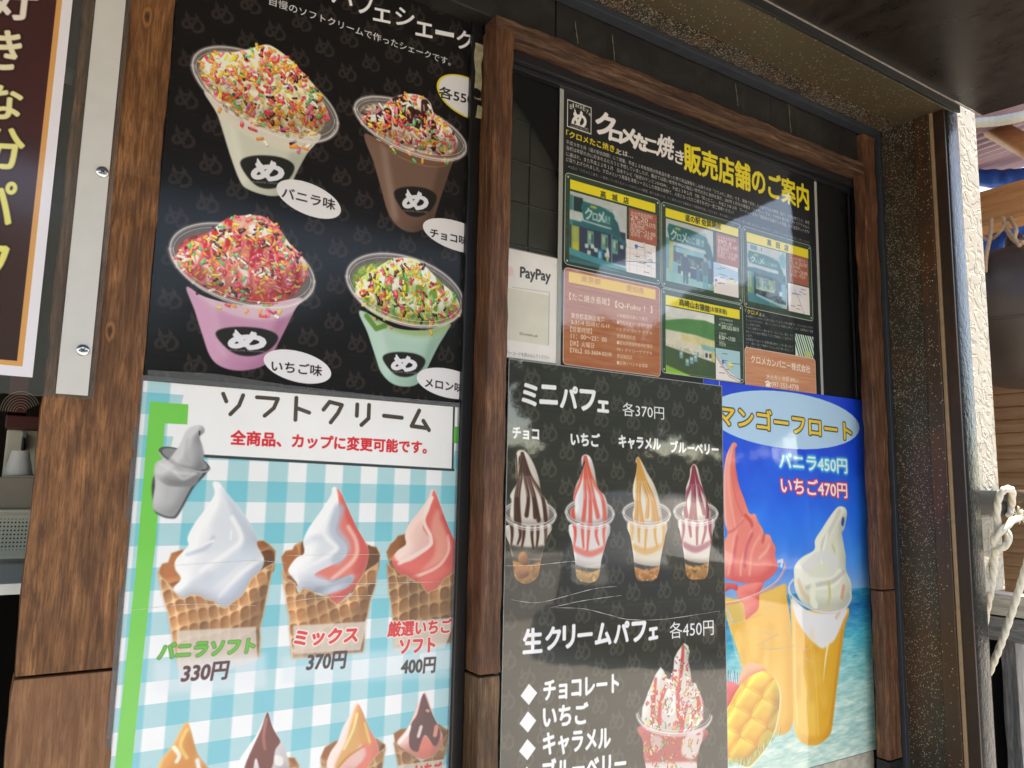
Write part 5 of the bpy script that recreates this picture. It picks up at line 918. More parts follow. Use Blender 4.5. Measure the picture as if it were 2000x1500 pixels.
# ------------------------------------------------------------------ mesh helpers
def tag(o, label, cat, group=None):
    o['label'] = label; o['category'] = cat
    if group: o['group'] = group
    return o
def thing(name, label, cat, loc=(0, 0, 0), group=None):
    o = bpy.data.objects.new(name, None); SC.collection.objects.link(o); o.location = loc; o.empty_display_size = .05
    return tag(o, label, cat, group)
def link(name, bm, mat, parent=None, smooth=False, label=None):
    me = bpy.data.meshes.new(name); bm.to_mesh(me); bm.free(); me.materials.append(mat)
    if smooth:
        for p in me.polygons: p.use_smooth = True
    o = bpy.data.objects.new(name, me); SC.collection.objects.link(o)
    if parent is not None:
        o.parent = parent
        L = Vector(parent.location) if parent.parent is None else Vector(parent.parent.location)
        if parent.parent is None: o.location = -L
        # a sub-part shares the local frame of its part
    if label: o['label'] = label
    return o
def bx(bm, x0, x1, y0, y1, z0, z1, bev=0.):
    r = bmesh.ops.create_cube(bm, size=1.); v = r['verts']
    for q in v: q.co = Vector(((x0+x1)/2+q.co.x*(x1-x0), (y0+y1)/2+q.co.y*(y1-y0), (z0+z1)/2+q.co.z*(z1-z0)))
    if bev:
        e = list({e for q in v for e in q.link_edges}); bmesh.ops.bevel(bm, geom=e, offset=bev, segments=2, affect='EDGES', profile=.6)
    return v
def box(name, x0, x1, y0, y1, z0, z1, mat, parent=None, bev=.0008, label=None, smooth=False):
    bm = bmesh.new(); bx(bm, x0, x1, y0, y1, z0, z1, bev); return link(name, bm, M[mat], parent, smooth, label)
def timber(name, x0, x1, y0, y1, z0, z1, mat, parent, axis='z', jit=.0007, bev=.0016, seed=0, n=36, label=None):
    """a sawn board whose arrises wander a little"""
    bm = bmesh.new(); bx(bm, x0, x1, y0, y1, z0, z1, bev); r = random.Random(seed)
    ax = 'xyz'.index(axis); lo, hi = ((x0, x1), (y0, y1), (z0, z1))[ax]; no = [0, 0, 0]; no[ax] = 1
    for i in range(1, n):
        p = [0, 0, 0]; p[ax] = lo+(hi-lo)*i/n; g = bm.verts[:]+bm.edges[:]+bm.faces[:]; bmesh.ops.bisect_plane(bm, geom=g, plane_co=p, plane_no=no)
    ph = [r.uniform(0, 6) for _ in range(6)]
    for v in bm.verts:
        t = v.co[ax]*60; c = [v.co.x, v.co.y, v.co.z]
        for k in range(3):
            if k == ax: continue
            s = 1 if c[k] > ((x0+x1)/2, (y0+y1)/2, (z0+z1)/2)[k] else 2
            v.co[k] += jit*(math.sin(t*.7+ph[k]*s)+.6*math.sin(t*2.3+ph[k+3]*s)+.8*(r.random()-.5))
    return link(name, bm, M[mat], parent, False, label)
def quadsheet(name, x0, x1, z0, z1, y, mat, parent=None, nx=1, nz=1, thick=.0005, wob=0., seed=0):
    """a thin printed sheet with real thickness; uv 0..1 over its face"""
    bm = bmesh.new(); uvl = bm.loops.layers.uv.new('UVMap'); r = random.Random(seed); ph = [r.uniform(0, 6) for _ in range(4)]
    g = [[bm.verts.new((x0+(x1-x0)*i/nx, y-wob*(.5+.5*math.sin(6*(x0+(x1-x0)*i/nx)*5+ph[0])*math.sin(5*(z0+(z1-z0)*j/nz)*4+ph[1])), z0+(z1-z0)*j/nz)) for i in range(nx+1)] for j in range(nz+1)]
    for j in range(nz):
        for i in range(nx):
            f = bm.faces.new((g[j][i], g[j][i+1], g[j+1][i+1], g[j+1][i])); f.smooth = True
            for lp, (a, b) in zip(f.loops, ((i, j), (i+1, j), (i+1, j+1), (i, j+1))): lp[uvl].uv = (a/nx, b/nz)
    ring = [g[0][i] for i in range(nx+1)]+[g[j][nx] for j in range(1, nz+1)]+[g[nz][i] for i in range(nx-1, -1, -1)]+[g[j][0] for j in range(nz-1, 0, -1)]
    bk = [bm.verts.new(v.co+Vector((0, thick, 0))) for v in ring]
    for a in range(len(ring)):
        b = (a+1) % len(ring); bm.faces.new((ring[b], ring[a], bk[a], bk[b]))
    bm.faces.new(bk)
    for e in bm.edges:
        if any(not f.smooth for f in e.link_faces): e.smooth = False
    return link(name, bm, mat, parent)
def frame_ring(name, x0, x1, z0, z1, w, y, mat, parent, t=.0006):
    bm = bmesh.new(); 
    for a in ((x0-w, x1+w, z1, z1+w), (x0-w, x1+w, z0-w, z0), (x0-w, x0, z0, z1), (x1, x1+w, z0, z1)): bx(bm, a[0], a[1], y, y+t, a[2], a[3])
    return link(name, bm, M[mat], parent)
def tube_bm(bm, pts, r, seg=10, close=False, twist=0., strands=0, rf=None):
    pts = [Vector(p) for p in pts]; n = len(pts); up = Vector((0, 0, 1)); rings = []; nrm = None
    for i, p in enumerate(pts):
        t = (pts[min(i+1, n-1)]-pts[max(i-1, 0)]).normalized()
        if nrm is None: nrm = t.cross(up if abs(t.z) < .9 else Vector((1, 0, 0))).normalized()
        nrm = (nrm-t*nrm.dot(t)).normalized(); b = t.cross(nrm); ring = []
        for k in range(seg):
            a = k*math.tau/seg; rr = r*(rf(i/(n-1)) if rf else 1)
            if strands: rr *= .66+.38*abs(math.sin((a+twist*i)*strands/2.))**.6
            ring.append(bm.verts.new(p+(nrm*math.cos(a)+b*math.sin(a))*rr))
        rings.append(ring)
    for i in range(n-1):
        for k in range(seg):
            f = bm.faces.new((rings[i][k], rings[i][(k+1) % seg], rings[i+1][(k+1) % seg], rings[i+1][k])); f.smooth = True
    bm.faces.new(rings[0][::-1]); bm.faces.new(rings[-1])
def curve3(pts, n=14):
    p = [Vector(q) for q in pts]; out = []
    for i in range(len(p)-1):
        a, b, c, d = p[max(i-1, 0)], p[i], p[i+1], p[min(i+2, len(p)-1)]
        for k in range(n):
            t = k/n; out.append(.5*(2*b+(c-a)*t+(2*a-5*b+4*c-d)*t*t+(3*b-a-3*c+d)*t**3))
    return out+[p[-1]]
def rope(name, pts, r, mat, parent=None, n=16):
    c = curve3(pts, n); bm = bmesh.new(); L = sum((c[i+1]-c[i]).length for i in range(len(c)-1))/len(c)
    tube_bm(bm, c, r, 24, twist=L/r*.55, strands=3); return link(name, bm, M[mat], parent, True)
def at(px, py, d):      # survey helper: the point of that picture element at a given depth along the view axis
    v = CM @ np.array([(px-1000)/FPX, 1., -(py-750)/FPX]); return Vector((v[0]*d, -DIST+v[1]*d, EYE+v[2]*d))
def onx(px, py, x):
    v = CM @ np.array([(px-1000)/FPX, 1., -(py-750)/FPX]); t = x/v[0]; return Vector((x, -DIST+v[1]*t, EYE+v[2]*t))

# ------------------------------------------------------------------ ground and street (seen only as reflections and as bounced light)
def struct(o): o['kind'] = 'structure'; return o
struct(box('ground', -60, 60, -80, 60, -.3, 0, 'ground', None, 0)); struct(box('road', -60, 60, -13.5, -6.8, -.296, .004, 'asphalt', None, 0))
# ------------------------------------------------------------------ shop front
S = thing('shop_front', 'dark timber clad snack bar front with wooden planks and battens round its menu boards', 'shop front', (.5, 0, 0))
box('black_board', .104, .5075, .0005, .03, .3, 2.6, 'black', S, .0005)
box('black_board', .4895, .5065, -.0105, .0, .3, 2.6, 'black', S, .002)
JL = 1.3115
timber('plank', .0165, .1055, -.0062, .034, .3, JL-.0014, 'plank', S, seed=1, n=50, bev=.0014)
timber('plank', .0165, .1053, -.0066, .034, JL+.0016, 2.6, 'plank_burnt', S, seed=4, n=60, bev=.0014, label='long upper plank with charred orange grain')
JM = W(930, 1323, -.045)[2]
timber('batten', .5072, .538, -.045, .02, .3, JM-.0012, 'batten_pale', S, seed=5, bev=.003, label='paler worn batten')
timber('batten', .5072, .538, -.045, .02, JM+.0012, 2.143, 'batten', S, seed=6, bev=.003)
JR = W(1732, 1153, -.045)[2]; ZB = W(1752, 1483, -.045)[2]
timber('batten', 1.368, 1.409, -.045, -.02, ZB, JR-.001, 'batten', S, seed=7, bev=.003)
timber('batten', 1.366, 1.4075, -.045, -.02, JR+.001, 2.222, 'batten', S, seed=8, bev=.003)
box('black_board', 1.397, 1.4095, -.0195, .03, .3, 2.222, 'black', S, .001); box('black_board', 1.366, 1.409, -.045, -.02, .3, ZB-.002, 'black', S, .001)
timber('rail', .507, 1.3655, -.046, -.012, 2.1335, 2.1575, 'rail', S, 'x', seed=9, n=60, bev=.003)
r_ = random.Random(3); xs = [.30, .617, 1.10, 1.3655]
for i in range(3):
    timber('fascia_panel', xs[i]+.0008, xs[i+1]-.0008, -.033-.003*r_.random(), .0, 2.1585, 2.262, 'fascia', S, 'x', seed=20+i, n=10, jit=.0006, bev=.0012)
for px_, y0, y1 in ((1124, 40, 84), (1196, 66, 118), (1437, 162, 206), (1541, 204, 268)):     # old filler squeezed out of cracks
    a, b = W(px_, y0, -.0375), W(px_+5, y1, -.0375); bm = bmesh.new(); n_ = 9
    pts = [(a[0]+(b[0]-a[0])*k/n_+.0012*(r_.random()-.5), -.0368, a[2]+(b[2]-a[2])*k/n_) for k in range(n_+1)]; tube_bm(bm, pts, .0007, 6, rf=lambda t: .5+.9*abs(math.sin(t*7))); link('filler_bead', bm, M['filler'], S)
box('flashing', .3, 1.41, -.056, -.036, 2.2225, 2.2335, 'bluegrey', S, .0015)
box('shop_wall_left', -2.6, -1.3, .0, .12, 0, 2.6, 'fascia', S, 0); S.children[-1].name = 'side_wall'
box('counter_front', -1.3, .0155, .0, .06, 0, 1.0, 'black', S, .002)
box('upper_wall', -2.6, 1.5, .0, .1, 2.263, 3.4, 'black', S, 0)
box('black_board', .5075, 1.42, .035, .06, .0, 1.034, 'black', S, 0)
# inside of the shop
box('room_floor', -2.6, 1.5, .12, 2.6, -.001, .02, 'interior', S, 0); box('room_back', -2.6, 1.5, 2.6, 2.7, 0, 2.6, 'interior', S, 0); box('room_ceiling', -2.6, 1.5, .12, 2.6, 2.6, 2.7, 'interior', S, 0); box('room_side', -2.7, -2.6, .0, 2.7, 0, 2.7, 'interior', S, 0)

for q in ((929, 84, 940, 196), (931, 205, 938, 232)):
    a, b = W(q[0], q[1], -.0112), W(q[2], q[3], -.0112); timber('tape_remnant', a[0], b[0], -.0116, -.0106, b[2], a[2], 'oldglue', S, n=14, jit=.0012, bev=.0003, seed=77)
# ------------------------------------------------------------------ window that carries the right-hand posters
Wd = thing('menu_window', 'black framed window with dark tiled backing behind the branch list and parfait posters', 'window', (.95, 0, .9))
gx0, gx1, gz0, gz1 = .5385, 1.352, .96, 2.118
box('frame_top', .5385, 1.395, -.019, .03, 2.118, 2.1325, 'alu', Wd, .001); box('frame_top', .5385, 1.395, -.010, -.0, 2.110, 2.1175, 'alu', Wd, .001)
box('frame_side', 1.3955, 1.3968, -.0185, .03, .96, 2.118, 'alu', Wd, .0004); box('frame_side', 1.386, 1.3952, -.0022, -.0004, 1.69, 2.1095, 'alu', Wd, .0006); box('frame_side', 1.374, 1.3765, -.0052, -.0004, 1.69, 2.1095, 'alu', Wd, .0006)
box('glass_pane', gx0, 1.3953, .0, .004, .96, 2.118, 'glass', Wd, 0)
box('backing', gx0, 1.3953, .016, .02, .96, 2.118, 'grout', Wd, 0)
tl = None
for i in range(13):
    for j in range(18):
        x0_, z1_ = gx0+.004+i*.064, 2.108-j*.064
        if x0_+.06 > 1.394 or z1_-.06 < .97: continue
        if (i < 2 and z1_ > 1.6) or j < 1 or i > 10:
            if tl is None:
                bm = bmesh.new(); bx(bm, 0, .0615, 0, .004, -.0615, 0, .0009); tl = link('tile', bm, M['tile'], Wd)
                tl.location = Vector((x0_, .0115, z1_))-Vector(Wd.location)
            else:
                o = tl.copy(); SC.collection.objects.link(o); o.parent = Wd; o.location = Vector((x0_, .0115+.0006*r_.random(), z1_))-Vector(Wd.location)
for a, b in (((1040, 108), (1095, 160)), ((1110, 132), (1150, 148)), ((1400, 222), (1440, 262)), ((1540, 305), (1575, 322))):      # scraped tape residue
    p, q = W(*a, -.0006), W(*b, -.0006); bm = bmesh.new(); n_ = 16; c_ = Vector(((p[0]+q[0])/2, -.0009, (p[2]+q[2])/2)); ex, ez = abs(q[0]-p[0])/2+.004, .006
    vs = [bm.verts.new(c_+Vector((math.cos(k*math.tau/n_)*ex*r_.uniform(.75, 1.1), 0, math.sin(k*math.tau/n_)*ez*r_.uniform(.5, 1.3)))) for k in range(n_)]; f = bm.faces.new(vs); e_ = bmesh.ops.extrude_face_region(bm, geom=[f]); 
    for v in [g for g in e_['geom'] if isinstance(g, bmesh.types.BMVert)]: v.co.y += .0007
    bmesh.ops.recalc_face_normals(bm, faces=bm.faces[:]); link('tape_residue', bm, M['oldglue'], Wd)
box('peeled_paper', 1.075, 1.385, -.003, -.0005, .965, 1.034, 'peel', Wd, 0)

# ------------------------------------------------------------------ steel portal frame
P = thing('steel_frame', 'rust stained steel channel column and lintel speckled with pale spots', 'steel frame', (1.44, -.1, 0))
box('column_web', 1.42, 1.46, -.1195, -.0515, 0, 2.2335, 'steel', P, .0006)
box('column_strip', 1.4097, 1.4195, -.052, .02, 0, 2.232, 'bluegrey', P, .001)
box('column_lip', 1.4165, 1.4575, -.149, -.12, 0, 2.2335, 'rust', P, .0015); box('column_lip', 1.4185, 1.4265, -.1555, -.1495, 0, 2.2335, 'edge', P, .001)
box('column_back', 1.4215, 1.458, -.1765, -.156, 0, 2.2335, 'rustdark', P, .0006)
box('lintel_web', .3, 1.458, -.0895, -.0525, 2.234, 2.30, 'steel', P, .0006); box('lintel_web', .3, 1.458, -.181, -.0905, 2.2332, 2.30, 'olive', P, .0022)
box('lintel_edge', .3, 1.4555, -.1905, -.186, 2.2295, 2.2455, 'bracket', P, .0006)
box('lintel_bead', .3, 1.53, -.1925, -.191, 2.2435, 2.2462, 'edgepale', P, .0003)
T = thing('gloss_post', 'square post in glossy black paint between the rusty column and cream wall', 'post', (1.45, -.2, 0)); bm = bmesh.new(); bx(bm, 1.4235, W(1905, 750, -.1785)[0], -.1785, -.12, 0, 2.2455, .009); link('post_shaft', bm, M['tube'], T, True); T.children[0].data.shade_flat() if False else None
# ------------------------------------------------------------------ eaves
Ev = thing('eaves', 'low black lacquered soffit of deep eaves above the shop front', 'eaves', (0, -.6, 2.25))
bm = bmesh.new(); e0 = onx(1925, 230, 1.535); zs = 2.2465
vs = [(-2.6, -.193), (1.535, -.193), (1.60, -.48), (1.66, -1.15), (-2.6, -1.15)]; lo_ = [bm.verts.new((x, y, zs)) for x, y in vs]; hi_ = [bm.verts.new((x, y, zs+.05)) for x, y in vs]
bm.faces.new(lo_); bm.faces.new(hi_[::-1])
for i in range(5): bm.faces.new((lo_[i], hi_[i], hi_[(i+1) % 5], lo_[(i+1) % 5]))
bmesh.ops.recalc_face_normals(bm, faces=bm.faces[:]); link('soffit', bm, M['soffit'], Ev)
box('roof_deck', -2.6, 1.5, -1.15, .1, 2.302, 2.36, 'roof', Ev, 0); box('fascia_board', -2.6, 1.66, -1.17, -1.151, 2.23, 2.37, 'black', Ev, .001)

# ------------------------------------------------------------------ posters (flat prints, each under its own laminate)
def poster(name, label, A, mat, xr=None, film=.006, filmmat='film', wave=.3, gloss=.1, y=None, coat=1., ior=1.5):
    y = A.y if y is None else y; t = thing(name, label, 'poster', ((A.x0+A.x1)/2, y, A.z0))
    pr = quadsheet('print', A.x0, A.x1, A.z0, A.z1, y, printed(mat, A, gloss, wave, coat, ior), t, 12, 16)
    if film: frame_ring('laminate', A.x0, A.x1, A.z0, A.z1, film, y, filmmat, t, .0005)
    return t
def creases(t, y, paths, w=.00045):
    for p in paths:
        pts = curve3([W(a, b, y-.0002) for a, b in p], 8); bm = bmesh.new(); tube_bm(bm, pts, w, 5, rf=lambda s: max(.15, math.sin(min(.97, s*.94+.03)*math.pi)**.5*(.55+.45*math.sin(s*41+p[0][0])*math.sin(s*17+p[0][1])))); link('crease_glint', bm, M['crease_glint'], t, True)
A1 = art_shakes(); poster('menu_poster', 'black poster of four sprinkled milkshakes in clear cups', A1, 'print_shakes', film=0, gloss=.14, wave=.2, coat=.45)
A2 = art_soft(); t2 = poster('menu_poster', 'blue gingham poster of soft serve cones below the milkshake poster', A2, 'print_soft', film=0, gloss=.12, wave=.45)
frame_ring('laminate', A2.x0+.0005, A2.x1-.0125, A2.z0, A2.z1, .0058, A2.y-.0016, 'film', t2, .0005)
fm = bmesh.new(); tp = [W(280, 722, A2.y), W(420, 730, A2.y), W(560, 752, A2.y), W(700, 768, A2.y), W(885, 790, A2.y)]; vs = [fm.verts.new((p[0]+(.004 if i == 0 else 0), A2.y-.0012, p[2])) for i, p in enumerate(tp)]+[fm.verts.new((x, A2.y-.0012, A2.z1+.0005)) for x in (.489, .1105)]; fm.faces.new(vs[::-1]); link('laminate', fm, M['film'], t2, label='loose grey laminate flap along the top edge')
creases(t2, A2.y, [[(256, 1192), (310, 1186), (350, 1181), (420, 1180), (500, 1183)], [(330, 1105), (420, 1100), (500, 1095), (560, 1100)], [(545, 1180), (600, 1170), (700, 1163), (780, 1166)], [(560, 1085), (640, 1084), (760, 1082)], [(560, 1139), (700, 1140), (860, 1136)]])
A3 = art_mini(); t3 = poster('menu_poster', 'black poster of mini parfaits and cream parfaits with prices', A3, 'print_mini', film=.0012, filmmat='filmpale', gloss=.03, wave=.22, ior=1.72)
creases(t3, A3.y, [[(998, 1171), (1050, 1177), (1110, 1163), (1160, 1150), (1204, 1145)], [(1075, 1187), (1140, 1173), (1213, 1163)], [(1085, 1187), (1140, 1189), (1190, 1201), (1230, 1210), (1300, 1209), (1407, 1193)], [(985, 1105), (1040, 1104), (1110, 1097), (1140, 1096)]], .0005)
A4 = art_mango(); t4 = poster('menu_poster', 'bright blue seaside poster of two mango floats', A4, 'print_mango', film=0, gloss=.04, wave=.55, ior=1.65)
creases(t4, A4.y, [[(1421, 1222), (1430, 1217), (1455, 1212), (1487, 1200)], [(1425, 1234), (1480, 1235), (1515, 1236), (1518, 1240), (1500, 1250), (1479, 1262), (1505, 1269), (1550, 1262), (1575, 1268), (1587, 1258)], [(1572, 1268), (1572, 1282), (1587, 1294)]], .0007)
A5 = art_info(); t5 = poster('branch_poster', 'black poster listing takoyaki branches with small shop photos and maps', A5, 'print_info', film=.0075, filmmat='filmpale', gloss=.04, wave=.5, ior=1.6)
A6 = art_pay(); t6 = poster('payment_notice', 'white mobile payment notice beside the branch poster', A6, 'print_pay', film=.0015, filmmat='filmpale', gloss=.25, wave=.3, coat=.5)

# ------------------------------------------------------------------ hanging sign at far left
H = thing('hanging_sign', 'dark red vertical sign with cream brush lettering behind a clear sheet', 'sign', (.0, YS, 1.6))
A7 = art_brown(); quadsheet('print', A7.x0, A7.x1, A7.z0, A7.z1, A7.y, printed('print_brown', A7, .12, .2), H, 6, 12)
zb = W(120, 776, YS)[2]; box('clear_sheet', -.3, W(185, 750, YS)[0], YS, YS+.002, zb, 2.5, 'acrylic', H, .0004)
sx0, sx1 = W(149, 375, YS-.004)[0], W(210, 375, YS-.004)[0]; box('cover_strip', sx0, sx1, YS-.003, YS-.0004, W(140, 771, YS)[2], 2.5, 'strip', H, .0005)
for (a, b) in ((200, 336), (162, 684)):
    c = W(a, b, YS-.003); bm = bmesh.new(); n_ = 20; prof = [(.0, -.0026), (.0022, -.0025), (.0042, -.0019), (.0052, -.001), (.0055, 0)]; rg = []
    for rr, yy in prof[1:]: rg.append([bm.verts.new((c[0]+rr*1.15*math.cos(k*math.tau/n_), YS-.003+yy, c[2]+rr*1.15*math.sin(k*math.tau/n_))) for k in range(n_)])
    for q in range(3):
        for k in range(n_): bm.faces.new((rg[q][k], rg[q][(k+1) % n_], rg[q+1][(k+1) % n_], rg[q+1][k]))
    bm.faces.new(rg[0]); bmesh.ops.recalc_face_normals(bm, faces=bm.faces[:]); sc_ = link('screw', bm, M['screw'], H, True)
    bm = bmesh.new(); bx(bm, c[0]-.0026, c[0]+.0026, YS-.0062, YS-.0050, c[2]-.0006, c[2]+.0006); bx(bm, c[0]-.0006, c[0]+.0006, YS-.0061, YS-.0050, c[2]-.0026, c[2]+.0026); bmesh.ops.rotate(bm, cent=Vector(c), matrix=Matrix.Rotation(.6, 3, 'Y'), verts=bm.verts[:]); o = link('screw_recess', bm, M['screwslot'], sc_)

# ------------------------------------------------------------------ things inside, seen past the left plank
YI = .34; wi = lambda a, b: W(a, b, YI)
def span(p, q): a, b = wi(*p), wi(*q); return a[0], b[0], b[2], a[2]
box('shelf', -.5, .0155+.03, .12, .7, wi(20, 1103)[2]-.012, wi(20, 1103)[2], 'white', S, .001)
x0, x1, z0, z1 = span((-60, 1001), (56, 1086)); K = thing('basket', 'beige plastic basket with square holes on the inner shelf', 'basket', ((x0+x1)/2, YI, z0)); bm = bmesh.new(); nx_, nz_ = 17, 11; dx, dz = (x1-x0)/nx_, (z1-z0)/nz_
for i in range(nx_+1): bx(bm, x0+i*dx-dx*.28, x0+i*dx+dx*.28, YI, YI+.003, z0, z1)
for j in range(nz_+1): hh = dz*(.28 if 1 < j < nz_-1 else .55); bx(bm, x0, x1, YI-.0005, YI+.0027, z0+j*dz-hh, z0+j*dz+hh)
link('basket_wall', bm, M['beige'], K); box('basket_rim', x0-.002, x1+.002, YI-.004, YI+.004, z1, z1+.004, 'beige', K, .001); box('basket_shade', x0, x1, YI+.012, YI+.015, z0, z1, 'interior', K, 0)  # dark sheet close behind the holes gives them the shade inside the basket
x0, x1, z0, z1 = span((-60, 930), (62, 998)); tag(box('carton', x0, x1, YI+.01, YI+.08, z0+.001, z1, 'dimgrey', None, .002), 'grey brown carton standing on the perforated basket', 'carton')
a, b = wi(0, 928), wi(64, 880); K = thing('paper_cups', 'upturned white paper cup on the carton inside the shop', 'paper cup', (a[0]+.01, YI+.045, a[2])); bm = bmesh.new(); cx_ = (wi(4, 928)[0]+wi(66, 928)[0])/2; r1 = (wi(66, 928)[0]-wi(4, 928)[0])/2; h_ = b[2]-a[2]
bmesh.ops.create_cone(bm, cap_ends=True, segments=28, radius1=r1, radius2=r1*.6, depth=h_); bmesh.ops.translate(bm, vec=(cx_, YI+.045, a[2]+h_/2), verts=bm.verts[:]); link('cup_body', bm, M['white'], K, False)
bm = bmesh.new(); tube_bm(bm, [(cx_+r1*math.cos(k*math.tau/24), YI+.045+r1*math.sin(k*math.tau/24), a[2]+.001) for k in range(25)], .0011, 6); link('cup_rim', bm, M['white'], K, True)
x0, x1, z0, z1 = span((12, 826), (78, 1000)); K = thing('dispenser', 'beige machine with a black lever behind the paper cup', 'machine', ((x0+x1)/2, .5, z0)); box('machine_body', x0+.0, x1+.03, .50, .7, wi(0, 1100)[2], z1, 'beige', K, .003); box('machine_top', x0-.003, x1+.033, .47, .7, z1+.0005, z1+.02, 'darkred', K, .002)
l0, l1 = W(40, 880, .49), W(52, 848, .49); box('lever', l0[0], l1[0], .482, .499, l0[2], l1[2], 'bracket', K, .002); box('lever_knob', l0[0]-.001, l1[0]+.001, .478, .4815, l1[2]-.006, l1[2]+.004, 'screw', K, .001)
a, b = W(14, 803, .45), W(56, 768, .45); K = thing('patterned_box', 'dark red box printed with pale concentric arcs above the machine', 'box', (a[0], .45, a[2])); box('box_body', a[0], b[0], .46, .6, a[2], b[2]+.03, 'darkred', K, .001)
for i in range(7):
    rr = .006+i*.0032; bm = bmesh.new(); c = Vector(((a[0]+b[0])/2+.004, .4588, a[2])); tube_bm(bm, [c+Vector((rr*math.cos(t*math.pi/14), 0, rr*1.25*math.sin(t*math.pi/14))) for t in range(2, 15)], .0005, 5); link('printed_arc', bm, M['dimgrey'], K, True)
timber('crossbar', -.4, .0155, .06, .09, W(150, 148, .06)[2], W(150, 134, .06)[2], 'pale', S, 'x', n=8)

# ------------------------------------------------------------------ right-hand side
yw = -.15; V = thing('cream_wall', 'narrow cream rendered wall end in sunlight right of the black post', 'wall', (1.53, yw, 1.2)); zw = W(1965, 1152, yw)[2]
box('rendered_face', 1.475, W(1935, 700, yw)[0], yw, .25, zw, 2.32, 'stucco', V, .002)
zr0, zr1 = onx(1985, 1258, 1.8)[2], onx(1985, 1163, 1.8)[2]; Fn = thing('timber_rail', 'weathered grey wooden rails and posts below the cream wall', 'railing', (1.85, 0, 0))
ym = onx(1985, 1200, 1.8)[1]; zm = onx(1985, 1208, 1.8)[2]
timber('rail', 1.80, 1.86, ym-.9, ym+.9, zm+.001, zr1, 'pale', Fn, 'y', n=16); timber('rail', 1.802, 1.86, ym-.9, ym+.9, zr0, zm-.002, 'weathered', Fn, 'y', n=16)
pa, pb = onx(1962, 1400, 1.83)[1], onx(1992, 1400, 1.83)[1]; timber('post', 1.83, 1.88, pb, pa, 0, zr0-.001, 'weatheredz', Fn, seed=41); timber('post', 1.865, 1.9, pa+.003, onx(1945, 1400, 1.84)[1]+.02, 0, zr0-.001, 'black', Fn, seed=42)
# siding on a building beyond
XS = 2.9; zt = onx(1975, 745, XS)[2]; Sd = thing('neighbour_wall', 'tan horizontal lap siding on the building behind the rope', 'wall', (XS, .3, 0))
pz = onx(1975, 800, XS)[2]-onx(1975, 825.5, XS)[2]; zz = 0.05; sl = None; yl, yr_ = onx(1950, 900, XS)[1], .0
ZT = onx(1975, 505, XS)[2]
while zz < ZT:
    if sl is None:
        bm = bmesh.new(); q = [(0, 0), (-.012, .0), (-.004, pz*.97), (0, pz*.97)]
        f0 = [bm.verts.new((x, 0, z)) for x, z in q]; f1 = [bm.verts.new((x, yl-yr_, z)) for x, z in q]; bm.faces.new(f0); bm.faces.new(f1[::-1])
        for k in range(4): bm.faces.new((f0[k], f1[k], f1[(k+1) % 4], f0[(k+1) % 4]))
        bmesh.ops.recalc_face_normals(bm, faces=bm.faces[:]); sl = link('siding_board', bm, M['siding'], Sd); sl.location = Vector((XS, yr_, zz))-Vector(Sd.location)
    else: o = sl.copy(); SC.collection.objects.link(o); o.parent = Sd; o.location = Vector((XS, yr_, zz))-Vector(Sd.location)
    zz += pz
box('wall_core', XS+.001, XS+.1, yr_, yl+1.5, 0, ZT, 'siding', Sd, 0); timber('corner_trim', XS-.02, XS+.03, yl+.0005, onx(1942, 900, XS)[1], 0, ZT, 'timber', Sd, n=8)
# open timber roof beyond with tarpaulin
XB = 2.5; g = lambda a, b: onx(a, b, XB); Rf = thing('open_shed_roof', 'new orange timber beams under purple corrugated roofing at the far right', 'shed roof', (XB, .4, 2.2))
timber('beam', XB, XB+.09, -.12, 1.6, g(1960, 433)[2], g(1960, 361)[2], 'timber', Rf, 'y', n=10)
bm = bmesh.new(); n_ = 60; pA_, pB_ = onx(1960, 338, 3.3), onx(1960, 165, 1.95)
for i in range(n_+1):
    t = i/n_; x = pA_[0]+(pB_[0]-pA_[0])*t; z = pA_[2]+(pB_[2]-pA_[2])*t+.012*math.sin(i*1.6); bm.verts.new((x, -.24, z)); bm.verts.new((x, 2.4, z))
bm.verts.ensure_lookup_table()
for i in range(n_): bm.faces.new((bm.verts[2*i], bm.verts[2*i+1], bm.verts[2*i+3], bm.verts[2*i+2]))
e_ = bmesh.ops.extrude_face_region(bm, geom=bm.faces[:]); [setattr(v.co, 'z', v.co.z+.004) for v in e_['geom'] if isinstance(v, bmesh.types.BMVert)]; link('corrugated_sheet', bm, M['purple'], Rf, True)
p0, p1 = at(1932, 246, 2.35), at(2060, 318, 2.1); bm = bmesh.new(); tube_bm(bm, [p0, (p0+p1)/2, p1], .032, 4); link('rafter', bm, M['timber'], Rf)
bm = bmesh.new(); tube_bm(bm, curve3([at(1900, 347, 2.95), at(1950, 349, 2.9), at(2000, 346, 2.85), at(2080, 343, 2.8)]), .034, 14, rf=lambda t: 1+.06*math.sin(t*30)); tag(link('tarpaulin_roll', bm, M['tarp'], None, True), 'rolled blue tarpaulin lying on the orange beam', 'tarpaulin')
bm = bmesh.new(); rr = random.Random(9); gr = [[bm.verts.new(at(1895+i*18, 425+j*14+3*math.sin(i*1.3), 3.05+.03*math.sin(i*2.1+j)))for i in range(11)] for j in range(9)]
for j in range(8):
    for i in range(10): bm.faces.new((gr[j][i], gr[j][i+1], gr[j+1][i+1], gr[j+1][i])).smooth = True
e_ = bmesh.ops.extrude_face_region(bm, geom=bm.faces[:]); [setattr(v.co, 'x', v.co.x+.004) for v in e_['geom'] if isinstance(v, bmesh.types.BMVert)]; tag(link('tarpaulin', bm, M['tarp'], None, True), 'blue tarpaulin hanging under the orange beam behind the ropes', 'tarpaulin')
